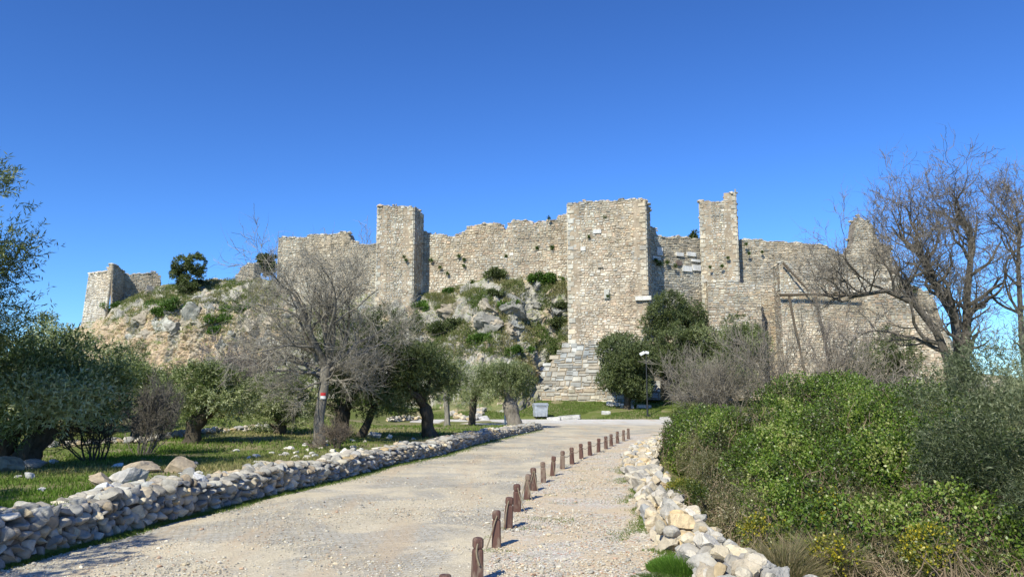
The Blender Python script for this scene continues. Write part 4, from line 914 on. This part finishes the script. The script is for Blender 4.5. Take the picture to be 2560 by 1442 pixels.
mound('pale dead bramble stems and straw along the lower face of the brambles', [(5.2, 11.6, -.1, .9, .6, .55), (6.4, 11.7, 0, .9, .6, .6), (4.6, 10.2, -.3, .7, .7, .45), (5.9, 9.6, -.35, .9, .6, .4)], 6000, 89, [(.10, .10, .04), (.2, .17, .09), (.32, .27, .17)], .07, .01, nl=7, name='dead_brambles', cat='scrub', stems=700, stemcol=(.30, .24, .16))
# shaggy brown-green bush at the left end of the brambles
for lb, px, py, Yv, w_, h_, sd in [('scrubby olive-green bush at the far end of the boulder wall', 1700, 1050, 25.5, 1.0, .9, 71)]:
    c_ = P(px, py, Yv); mound(lb, [(c_[0]+.3, Yv, .6, w_, 1.1, h_), (c_[0]-.1, Yv-2, .3, .7, 1, .7)], 2600, sd, [(.03, .045, .012), (.06, .075, .02), (.11, .11, .04)], .07, .035, name='scrub_bush', cat='bush', stems=120)

# ------------------------------------------------------------------ shrubs on the hill
HSH = [(1240, 690, 24, 'dark green bush at the top of the rocks below the notched castle wall'), (1340, 703, 26, 'green bush below the castle wall near the broadest tower'), (1375, 700, 22, 'bushy green clump against the castle wall just left of the broadest tower'),
       (1119, 732, 11, 'small round green bush at the castle wall foot'), (1405, 770, 22, 'dark shrub hugging the left side of the broadest tower'), (1398, 810, 20, 'low dark shrub at the lower left side of the broadest tower'),
       (1090, 830, 34, 'grey-green shrub on the rocky slope right of the bare tree'), (1130, 815, 22, 'small shrub on the rocky slope beside the larger grey-green one'), (1045, 770, 20, 'green bush in the shade at the foot of the bare-tree tower'),
       (440, 770, 34, 'wide bright green bush on the ledge under the lone olive'), (400, 785, 18, 'green bush at the left end of the ledge'), (292, 768, 16, 'green bush at the foot of the far left tower'), (560, 800, 26, 'green shrub on the brow of the orange cliff'), (600, 780, 24, 'green shrub beside the upright wall fragment'),
       (540, 830, 14, 'small green clump on the cliff face'), (1270, 770, 22, 'green tuft in the middle of the rocky slope'), (1200, 850, 18, 'brown-green shrub low on the rocky slope'), (1290, 880, 18, 'small shrub near the bottom of the rocky slope'), (1240, 735, 12, 'small green tuft below the dark bush'), (500, 715, 20, 'dark bush beside the trunk of the lone olive')]
for i, (px, py, wpx, lb) in enumerate(HSH):
    if px < 1800: q, _ = hill_at(px, py)
    else: q = np.array(P(px, py, 74))
    w_ = wpx/F_PX*q[1]; c_ = (q[0], q[1]-.3*w_, q[2]+w_*.2)
    rng = np.random.RandomState(500+i); br = ('dark' not in lb) and ('grey' not in lb) and rng.rand() < .85
    L_ = [(rng.normal(0, .75)*w_, rng.uniform(-.3, .3)*w_, rng.uniform(-.25, .25)*w_, w_*q_, w_*q_, w_*q_*.7) for q_ in rng.uniform(.2, .5, 9)]
    pal = [(.05, .10, .015), (.09, .17, .022), (.15, .25, .04)] if br else PAL_OLD+[(.09, .11, .04)]
    m = crown_mesh(L_, int(260+wpx*20), 7, .3, .18, .08, pal, rng, shell=.2); tag(m.build('hill_shrub', M_OLIVE, loc=c_), lb, 'shrub', 'shrubs growing on the castle hill')
# undergrowth over the hill: grasses and weeds nobody could count
rng = np.random.RandomState(77); mu = Mesh(); Q = []; 
while len(Q) < 9500:
    a = rng.rand()
    if a < .5: px, py = rng.uniform(1040, 1418), rng.uniform(700, 950)
    elif a < .8: px, py = rng.uniform(280, 700), rng.uniform(690, 830)
    else: px, py = rng.uniform(160, 935), rng.uniform(760, 960)
    i = int(round((px+60)/3.2)); j = rng.randint(12, 149)
    if abs(HPY[j, min(i, nc-1)]-py) > 12: continue
    q = HV[j, min(i, nc-1)]
    if 760 < HPY[j, min(i, nc-1)] < 960 and px < 700 and rng.rand() < .75: continue
    if wn2(q[0]*1.0, q[2]*1.6, .9, 13) + (.25 if a > .5 and a < .8 else 0) < -.08: continue
    Q.append(q)
Q = np.array(Q); n = len(Q)*12; Pn = np.repeat(Q, 12, 0)+rng.normal(0, .14, (n, 3)); D = unit(rng.normal(0, .5, (n, 3))+np.array([0, -.15, .9]))
tone = np.clip(.5+.7*wn2(Pn[:, 0], Pn[:, 2], 1.1, 21)+rng.normal(0, .2, n), 0, 1)[:, None]
col = np.array([.27, .235, .12])*(tone)+np.array([.08, .14, .025])*(1-tone); leaf_quads(mu, Pn, D, .26, .05, col, rng)
tag(mu.build('undergrowth', M_GRASS), 'tufts of green and dry grass between the rocks of the castle hill', 'undergrowth', kind='stuff')

mw2 = Mesh(); rng = np.random.RandomState(91)
for (px, py, Yw, r_) in [(1372/1, 545, 75.2, .3), (1078, 650, 78.3, .35), (1100, 668, 78.1, .3), (1118, 683, 77.9, .3), (1147, 640, 77.7, .3), (1160, 648, 77.6, .25), (1160, 664, 77.6, .25), (1343, 620, 75.9, .3), (1380, 618, 75.5, .35), (1265, 640, 76.7, .25), (1200, 712, 77.2, .5), (1228, 700, 77, .5), (1180, 705, 77.4, .4), (1513, 543, 71.1, .25), (1545, 558, 70.9, .2), (1472, 592, 71.4, .2), (1520, 740, 70.9, .3), (1650, 660, 74.3, .4), (1668, 655, 74.7, .4), (1688, 665, 75, .35), (1640, 650, 74, .3), (1820, 645, 75.7, .3), (1805, 665, 75.7, .3), (1775, 668, 76, .25), (1865, 610, 77, .3), (1872, 633, 77, .3), (1010, 642, 75.9, .3), (1015, 650, 75.9, .2), (1905, 630, 77.2, .25), (2262, 712, 76, .6), (2285, 722, 76, .6)]:
    q = np.array(P(px, py, Yw-.12)); n = int(r_*500); Pn = q+rng.normal(0, r_*.3, (n, 3))*(1, .3, 1); D = unit(rng.normal(0, .6, (n, 3))+np.array([0, -.4, .1]))
    leaf_quads(mw2, Pn, D, .14, .06, np.array([.07, .11, .025])*rng.uniform(.6, 1.8, (n, 1)), rng)
tag(mw2.build('wall_weeds', M_GRASS), 'small green weeds rooted in the joints of the castle walls', 'weeds'); bpy.data.objects['wall_weeds']['kind'] = 'stuff'
# ------------------------------------------------------------------ bollards and ropes
def ring8(w, ch_): a = w/2; b = a-ch_; return [(b, -a), (a, -b), (a, b), (b, a), (-b, a), (-a, b), (-a, -b), (-b, -a)]
mb = Mesh(); rings = [(-.12, .122, .010), (.0, .122, .012), (.12, .118, .012), (.325, .110, .014), (.340, .104, .016), (.350, .086, .016), (.358, .086, .016), (.368, .106, .018), (.385, .112, .020), (.44, .112, .022), (.458, .104, .026), (.470, .082, .026)]
V = [(x, y, z) for z, w, c in rings for x, y in ring8(w, c)]
F = [(i*8+j, i*8+(j+1) % 8, i*8+8+(j+1) % 8, i*8+8+j) for i in range(len(rings)-1) for j in range(8)]
mb.add(V, F); mb.add(V[-8:], [tuple(range(8))]); proto = None
ordn = ['nearest', 'second', 'third', 'fourth', 'fifth', 'sixth', 'seventh', 'eighth', 'ninth', 'tenth', 'eleventh', 'twelfth', 'thirteenth', 'fourteenth', 'fifteenth', 'sixteenth', 'seventeenth', 'eighteenth', 'farthest']
rng = np.random.RandomState(90); bobj = []
lean = {2: (0, .0), 3: (-.05, 0), 5: (-.07, 0), 8: (-.08, 0), 4: (.02, 0), 13: (-.05, 0), 7: (.04, 0)}
for i, (x, y) in enumerate(BP):
    if proto is None: o = proto = mb.build('bollard', M_BOLL)
    else: o = proto.copy(); SC.collection.objects.link(o)
    o.location = (x, y, 0); l = lean.get(i, (rng.normal(0, .02), rng.normal(0, .02))); o.rotation_euler = (rng.normal(0, .03), -l[0] if i in lean else l[1], rng.normal(.1, .1)); o.scale = (1, 1, rng.uniform(.97, 1.03))
    extra = {0: ' cut by the bottom edge', 1: ' with frayed rope hanging in front', 2: ' with a slack rope slanting down its face', 6: ' with rope on both sides', 7: ', redder and without rope', 12: ', weathered grey'}.get(i, ' along the gravel road')
    tag(o, ('%s brown timber bollard counted from the camera' % ordn[i])+extra, 'bollard', 'timber bollards along the gravel road'); bobj.append((x, y))
def rope(label, pts, n=14, r=.009, name='rope'):
    m = Mesh(); pts = np.array(pts, float); k = np.linspace(0, len(pts)-1, n); ii = np.arange(len(pts))
    Q = np.stack([np.interp(k, ii, pts[:, j]) for j in range(3)], 1)
    for _ in range(2): Q[1:-1] = (Q[:-2]+Q[1:-1]*2+Q[2:])/4
    b = Q[0].copy(); tube(m, Q-b, r, 6); return tag(m.build(name, M_ROPE, loc=b), label, 'rope')
fx = -.066
b = BP[1]; rope('frayed rope end hanging down the front of the second bollard', [(b[0]+.01, b[1]+fx, .42), (b[0]-.005, b[1]+fx-.008, .36), (b[0], b[1]+fx-.012, .28), (b[0]+.03, b[1]+fx-.01, .19)], r=.011)
for i, dx, lb in [(2, -.13, 'slack rope slanting to the ground from the third bollard'), (3, -.07, 'slack rope hanging down the left of the fourth bollard'), (4, .14, 'slack rope slanting right to the ground from the fifth bollard'), (5, .10, 'slack rope falling right from the sixth bollard'), (6, .08, 'rope falling right from the seventh bollard'), (8, .06, 'rope falling down the front of the ninth bollard')]:
    b = BP[i]; rope(lb, [(b[0]+.01, b[1]+fx, .42), (b[0]+dx*.2, b[1]+fx-.02, .33), (b[0]+dx*.6, b[1]+fx-.04, .15), (b[0]+dx, b[1]+fx-.08, .012)])
for i in (5, 6):
    b = BP[i]; rope('rope falling left from the %s bollard' % ordn[i], [(b[0]-.01, b[1]+fx, .41), (b[0]-.04, b[1]+fx-.02, .3), (b[0]-.10, b[1]-.1, .08), (b[0]-.14, b[1]-.16, .012)])
pts = []
for i in range(9, 18):
    a, c = BP[i], BP[i+1]
    for t in np.linspace(0, 1, 7)[:-1]: pts.append((a[0]*(1-t)+c[0]*t, a[1]*(1-t)+c[1]*t-.02, .40-.16*4*t*(1-t)))
pts.append((BP[18][0], BP[18][1], .4)); rope('long sagging rope strung through the farther bollards', pts, n=len(pts), r=.008)

# ------------------------------------------------------------------ dumpster, lamp post, sign post
x, y = G(1351, 1047); dp = thing('dumpster', 'grey galvanised wheeled dumpster with a closed lid at the far edge of the road', 'dumpster', (x, y, .008), rz=.15)
m = Mesh(); box(m, (0, 0, .62), (1.06, .86, .86), mi=0, taper=.86)
for sx in (-1, 1):
    for q in (-.3, 0, .3): box(m, (q, sx*.415*.99, .62), (.05, .03, .80), taper=.93)
for q in (-.28, 0, .28): 
    box(m, (.505, q, .62), (.03, .05, .8)); box(m, (-.505, q, .62), (.03, .05, .8))
box(m, (0, 0, 1.07), (1.14, .94, .05)); m.build('body', M_GALV, dp)
m = Mesh(); V = []
for i in range(9):
    t = i/8; yy = -.46+.92*t; zz = 1.10+.23*math.sin(math.pi*min(t*.62+.18, 1))-.10
    for xx in (-.56, .56): V.append((xx, yy, zz))
for i in range(9):
    t = i/8; yy = -.46+.92*t
    for xx in (-.56, .56): V.append((xx, yy, 1.09))
F = [(2*i, 2*i+1, 2*i+3, 2*i+2) for i in range(8)]+[(18+2*i, 2*i, 2*i+2, 18+2*i+2) for i in range(8)]+[(2*i+1, 19+2*i, 19+2*i+2, 2*i+3) for i in range(8)]+[(0, 18, 19, 1), (16, 17, 35, 34)]
m.add(V, F); box(m, (0, -.475, 1.13), (1.0, .04, .04)); m.build('lid', M_GALV, dp)
m = Mesh(); tube(m, [(-.35, -.44, .98), (-.35, -.52, 1.0), (.35, -.52, 1.0), (.35, -.44, .98)], .016, 6); m.build('handle', M_BLACK, dp)
for sx in (-1, 1):
    m = Mesh(); tube(m, [(sx*.53, 0, .95), (sx*.63, 0, .95)], .04, 10); m.build('trunnion', M_GALV, dp)
    for sy in (-1, 1):
        m = Mesh(); tube(m, [(sx*.38-.025, sy*.28, .1), (sx*.38+.025, sy*.28, .1)], .1, 14); box(m, (sx*.38, sy*.28, .18), (.07, .1, .1)); m.build('wheel', M_RUBBER, dp)
x, y, z = at(1618, 59.2); z = float(gz(x, y)); hL = zof(884, y)-z
lp = thing('lamp_post', 'slim dark lamp post with two small floodlights beside the dense round evergreen', 'lamp post', (x, y, z))
m = Mesh(); tube(m, [(0, 0, 0), (0, 0, .9), (0, 0, .92), (0, 0, hL)], [.075, .07, .055, .04], 12); box(m, (0, 0, .02), (.45, .45, .08), (.4, .4, .4)); m.build('pole', M_BLACK, lp)
m = Mesh(); tube(m, [(-.5, 0, hL-.05), (.15, 0, hL)], .025, 8); m.build('arm', M_BLACK, lp)
for dx, dz, a in ((-.32, .02, -.5), (.06, .1, .2)):
    m = Mesh(); box(m, (0, 0, 0), (.42 if dx < 0 else .26, .26, .16)); o = m.build('lamp_head', M_WHITEP, lp, (dx, -.08, hL+dz)); o.rotation_euler = (.25, a, 0)
x, y, z = at(1263, 45); sp_ = thing('marker_post', 'thin pale blue-grey post beside the thick olive trunk', 'post', (x, y, z))
m = Mesh(); tube(m, [(0, 0, -.1), (0, 0, zof(998, y)-z)], .06, 10); tube(m, [(0, 0, zof(998, y)-z), (0, 0, zof(998, y)-z+.04)], .075, 10); m.build('post_shaft', m_plain('pale_blue_paint', (.34, .42, .46), .6), sp_)

# ------------------------------------------------------------------ loose boulders and blocks
BST = [(310, 1208, 80, 40, 'large pale bluish-white boulder lying in the shade behind the near wall', 0), (250, 1215, 75, 26, 'long flat grey-brown slab leaning down toward the near wall', 1), (335, 1182, 80, 24, 'dark low boulder behind the pale bluish-white one', 1), (445, 1180, 55, 30, 'squarish brown-grey boulder standing on the grass edge', 1),
       (80, 1172, 55, 26, 'grey boulder at the foot of the left-edge olive', 0), (25, 1180, 50, 30, 'rough brown boulder under the two pale olive trunks', 1), (395, 1215, 46, 20, 'grey boulder right of the pale bluish-white one', 0), (472, 1205, 34, 30, 'upright tan stone standing behind the wall', 1), (500, 1213, 48, 24, 'pale stone leaning beside the upright tan one', 0), (262, 1243, 44, 30, 'dark round stone perched on the near wall', 0),
       (377, 1180, 20, 16, 'small grey stone between two larger boulders', 0), (460, 1190, 26, 12, 'low white stone on sunlit grass by the tan stone', 0), (524, 1196, 26, 12, 'white stone on sunlit grass right of the tan stone', 0), (558, 1190, 22, 10, 'flat white stone on the grass above the wall', 0), (640, 1143, 18, 9, 'white stone near the dry patch of grass', 0), (865, 1135, 24, 16, 'round white boulder behind the wall below the hollow-trunk olive', 0),
       (885, 1120, 18, 9, 'flat pale stone above the round white boulder', 0), (935, 1094, 40, 16, 'broad cream boulder at the foot of the thin forked olive', 0), (972, 1095, 16, 9, 'white stone in the grass left of the stout-trunk olive', 0), (1020, 1112, 34, 9, 'flat pale slab just behind the stone wall', 0), (75, 1196, 20, 18, 'small grey stone in front of the boulder under the olives', 0), (190, 1248, 26, 12, 'pale flat stone on the shaded grass near the wall', 0),
       (1422, 1020, 56, 10, 'long white stone block lying on the grass behind the dumpster', 2), (1385, 1022, 34, 9, 'short grey stone block beside the dumpster', 2), (1515, 1018, 22, 9, 'small grey block left of the dense round evergreen', 2), (1540, 1033, 46, 9, 'low pale block row under the dense round evergreen', 2), (1567, 1034, 36, 16, 'rugged white boulder under the dense round evergreen', 0), (1610, 1034, 36, 9, 'flat pale block at the lamp post foot', 2), (1662, 1036, 26, 8, 'pale flat block right of the lamp post', 2), (1205, 1036, 34, 12, 'cream rubble stones left of the pale post', 0), (1305, 1052, 0, 0, '', 0)]
rng = np.random.RandomState(33)
for i, (px, py, w, h, lb, kd) in enumerate(BST):
    if not w: continue
    p_ = gpt(px, py); sc = math.hypot(p_[0], p_[1])/F_PX; wm, hm = w*sc, h*sc*1.15
    m = Mesh()
    if kd == 2: 
        V, Fc = ICO[3]; V = np.sign(V)*np.abs(V)**.25*.5; V = V*(wm, wm*.35, hm)+rng.normal(0, .012, V.shape)
        m.add(V, Fc, (.50, .49, .46))
    else:
        V, Fc = rock(rng, 3, 12, .07); V = (V*(wm*.55, wm*.4, hm*.6)); m.add(V, Fc, pick(rng, PAL_GREY if kd else [(.56, .55, .53), (.62, .60, .55)]))
    o = m.build('stone_block' if kd == 2 else 'boulder_stone', M_ROCK, loc=(p_[0], p_[1], p_[2]+hm*.28)); o.rotation_euler = (0, (.35 if i == 1 else rng.normal(0, .06)), rng.uniform(-.3, .3))
    tag(o, lb, 'stone block' if kd == 2 else 'boulder')
# loose small stones in the grass (a few dozen of a kind)
small = []
for i in range(46):
    a = rng.rand()
    if a < .55: px, py = rng.uniform(560, 950), 0; py = np.interp(px, [560, 950], [1150, 1105])+rng.uniform(-18, 22)
    elif a < .8: px, py = rng.uniform(950, 1300), 0; py = np.interp(px, [950, 1300], [1108, 1068])+rng.uniform(-14, 8)
    else: px, py = rng.uniform(40, 560), rng.uniform(1150, 1235)
    p_ = gpt(px, py)
    if p_[0] > xwall(p_[1])-.55: continue
    q = rng.uniform(.05, .11); V, Fc = rock(rng, 2, 9); m = Mesh(); m.add(V*(q*1.2, q, q*.7), Fc, pick(rng, [(.60, .58, .52), (.54, .5, .43), (.66, .64, .6)]))
    o = m.build('field_stone', M_ROCK, loc=(p_[0], p_[1], p_[2]+q*.3)); tag(o, 'fist-sized pale stone scattered in the grass behind the wall', 'stone', 'small pale stones scattered in the grass')

# low rubble walls in the field
def rubble_wall(label, pts, h, w, seed, q=(.07, .15), name='rubble_wall', dens=14):
    rng = np.random.RandomState(seed); m = Mesh(); Pp = np.array([gpt(*p)[:2] for p in pts]); sg = np.r_[0, np.cumsum(np.linalg.norm(np.diff(Pp, axis=0), axis=1))]
    for s in np.arange(0, sg[-1], 1./dens):
        x = np.interp(s, sg, Pp[:, 0])+rng.uniform(-w, w); y = np.interp(s, sg, Pp[:, 1])+rng.uniform(-w, w); r = rng.uniform(*q)
        V, Fc = rock(rng, 2, 8); m.add((V*(r*1.3, r, r*.75))@rotm(rng, .2).T+np.array([x, y, float(gz(x, y))+rng.uniform(0, h)]), Fc, pick(rng, PAL_CREAM+PAL_GREY[:3]))
    return tag(m.build(name, M_ROCK), label, 'rubble wall')
rubble_wall('low line of pale rubble crossing the grass behind the solitary olive', [(330, 1108), (430, 1095), (530, 1082), (620, 1076), (690, 1072)], .18, .14, 81)
rubble_wall('pale rubble edging behind the small leafless shrubs', [(120, 1118), (230, 1112), (330, 1104)], .12, .12, 82)
rubble_wall('low pile of cream rubble stones at the path edge left of the stout-trunk olive', [(975, 1054), (1020, 1050), (1070, 1050)], .28, .22, 83, dens=26)
rubble_wall('cream rubble line behind the thick-trunked olive', [(1130, 1018), (1180, 1022), (1230, 1024)], .25, .3, 84, q=(.1, .2))

# ------------------------------------------------------------------ grass and gravel
rng = np.random.RandomState(61); n = 190000
Yg = 1/(1/8.+(1/44.-1/8.)*rng.rand(n)); Xg = xwall(Yg)-.45-rng.rand(n)*(Yg*.75+3.5); 
cl = wn2(Xg, Yg, 1.6, 31)+.5*wn2(Xg, Yg, .45, 37); keep = cl+rng.normal(0, .25, n) > -.18; Xg, Yg, cl = Xg[keep], Yg[keep], cl[keep]; n = len(Xg)
P0 = np.stack([Xg, Yg, gz(Xg, Yg)-.01], 1); hgt = (.035+.045*rng.rand(n)+.03*np.clip(cl, 0, 1))*(1+Yg/40); D = unit(rng.normal(0, .45, (n, 3))+np.array([0, 0, 1.]))
dry = np.clip(.33-1.1*wn2(Xg, Yg, .6, 41)+rng.normal(0, .2, n), 0, 1)[:, None]; dry = np.where(Yg[:, None] < 15, dry*.25, dry)
col = np.array([.11, .185, .025])*(1-dry)+np.array([.33, .28, .14])*dry; col = col*rng.uniform(.6, 1.35, (n, 1))
m = Mesh(); S_ = unit(np.cross(D, rng.normal(size=(n, 3))))*(.004+.0006*Yg[:, None]); T_ = P0+D*hgt[:, None]
m.add(np.stack([P0-S_, P0+S_, T_], 1).reshape(-1, 3), np.arange(n*3).reshape(-1, 3), col)
# verge at the foot of the wall and path edge
n = 26000; Yv = 1/(1/9.+(1/41.-1/9.)*rng.rand(n)); wv = np.interp(Yv, [9, 14, 25, 41], [.12, .25, .5, .8])*(.6+.6*wn2(Yv*0, Yv, 2.2, 43)); Xv = xwall(Yv)+np.abs(rng.normal(0, 1, n))*np.maximum(wv, .03)*.6
P1 = np.stack([Xv, Yv, np.full(n, .0)], 1)
n2 = 14000; Y2 = 1/(1/9.+(1/22.-1/9.)*rng.rand(n2)); X2 = xrw(Y2)-np.abs(rng.normal(0, .28, n2))*(.6+.8*np.clip(wn2(Y2*0, Y2, 1.4, 47), -.4, 1)); k2 = wn2(X2, Y2, 3.5, 53) > -.1
P2 = np.stack([X2, Y2, np.zeros(n2)], 1)[k2]
n3 = 9000; Y3 = 1/(1/10.+(1/26.-1/10.)*rng.rand(n3)); X3 = xbol(Y3)+rng.uniform(-.25, 1.0, n3); k3_ = wn2(X3*.6, Y3, 5, 59) > .28; P3 = np.stack([X3, Y3, np.zeros(n3)], 1)[k3_]
n4 = 60000; Y4 = rng.uniform(57.8, 68, n4); X4 = rng.uniform(-14, 24, n4); k4_ = wn2(X4, Y4, 1., 61) > -.25; P4 = np.stack([X4, Y4, gz(X4, Y4)], 1)[k4_]
for Pv, hh_, ww in ((P1, .05, .006), (P2, .045, .005), (P3, .025, .006), (P4, .10, .03)):
    n = len(Pv); D = unit(rng.normal(0, .5, (n, 3))+np.array([0, 0, 1.])); S_ = unit(np.cross(D, rng.normal(size=(n, 3))))*ww; T_ = Pv+D*(hh_*rng.uniform(.5, 1.4, n))[:, None]
    f = rng.rand(n, 1); col = (np.array([.09, .165, .022])*(1-f*.5)+np.array([.2, .18, .08])*f*.5)*rng.uniform(.7, 1.3, (n, 1))
    m.add(np.stack([Pv-S_, Pv+S_, T_], 1).reshape(-1, 3), np.arange(n*3).reshape(-1, 3), col)
tag(m.build('grass', M_GRASS), 'short green winter grass on the meadow and verges', 'grass', kind='stuff')
# gravel
rng = np.random.RandomState(62); n = 42000
Yg = 1/(1/8.2+(1/30.-1/8.2)*rng.rand(n)); xl = xwall(Yg)+.05; xr_ = xrw(Yg)+.1; Xg = xl+(xr_-xl)*rng.rand(n)
onp = Xg > xbol(Yg); cl = wn2(Xg, Yg, 1.1, 71)+.6*wn2(Xg, Yg, 3., 73); keep = (cl+rng.normal(0, .3, n)+np.where(onp, .3, -.05)) > .1; Xg, Yg, onp = Xg[keep], Yg[keep], onp[keep]; n = len(Xg)
Vo, Fo = ICO[1]; Vs = []; base = np.array([rock(rng, 1, 4, .1)[0] for _ in range(24)])
sz = rng.uniform(.004, .012, n)*np.where(rng.rand(n) < .04, 2.2, 1)*np.where(onp, 1.2, 1.); idx = rng.randint(24, size=n); an = rng.uniform(0, 6.28, n)
VV = base[idx]*np.stack([sz*1.3, sz, sz*.7], 1)[:, None]; ca, sa = np.cos(an)[:, None], np.sin(an)[:, None]
VV = np.stack([VV[..., 0]*ca-VV[..., 1]*sa, VV[..., 0]*sa+VV[..., 1]*ca, VV[..., 2]], -1)+np.stack([Xg, Yg, sz*.35+.006], 1)[:, None]
FF = (np.arange(n)[:, None, None]*12+Fo[None]).reshape(-1, 3)
pg = np.array([(.56, .52, .42), (.48, .44, .35), (.36, .34, .29), (.60, .57, .49), (.56, .48, .34), (.46, .32, .22)]); cc = pg[np.minimum(rng.randint(0, 11, n)//2, 5)]*rng.uniform(.85, 1.15, (n, 1))
m = Mesh(); m.add(VV.reshape(-1, 3), FF, np.repeat(cc, 20, 0)); tag(m.build('gravel', M_PEBBLE), 'loose gravel strewn over the road and footpath', 'gravel', kind='stuff')
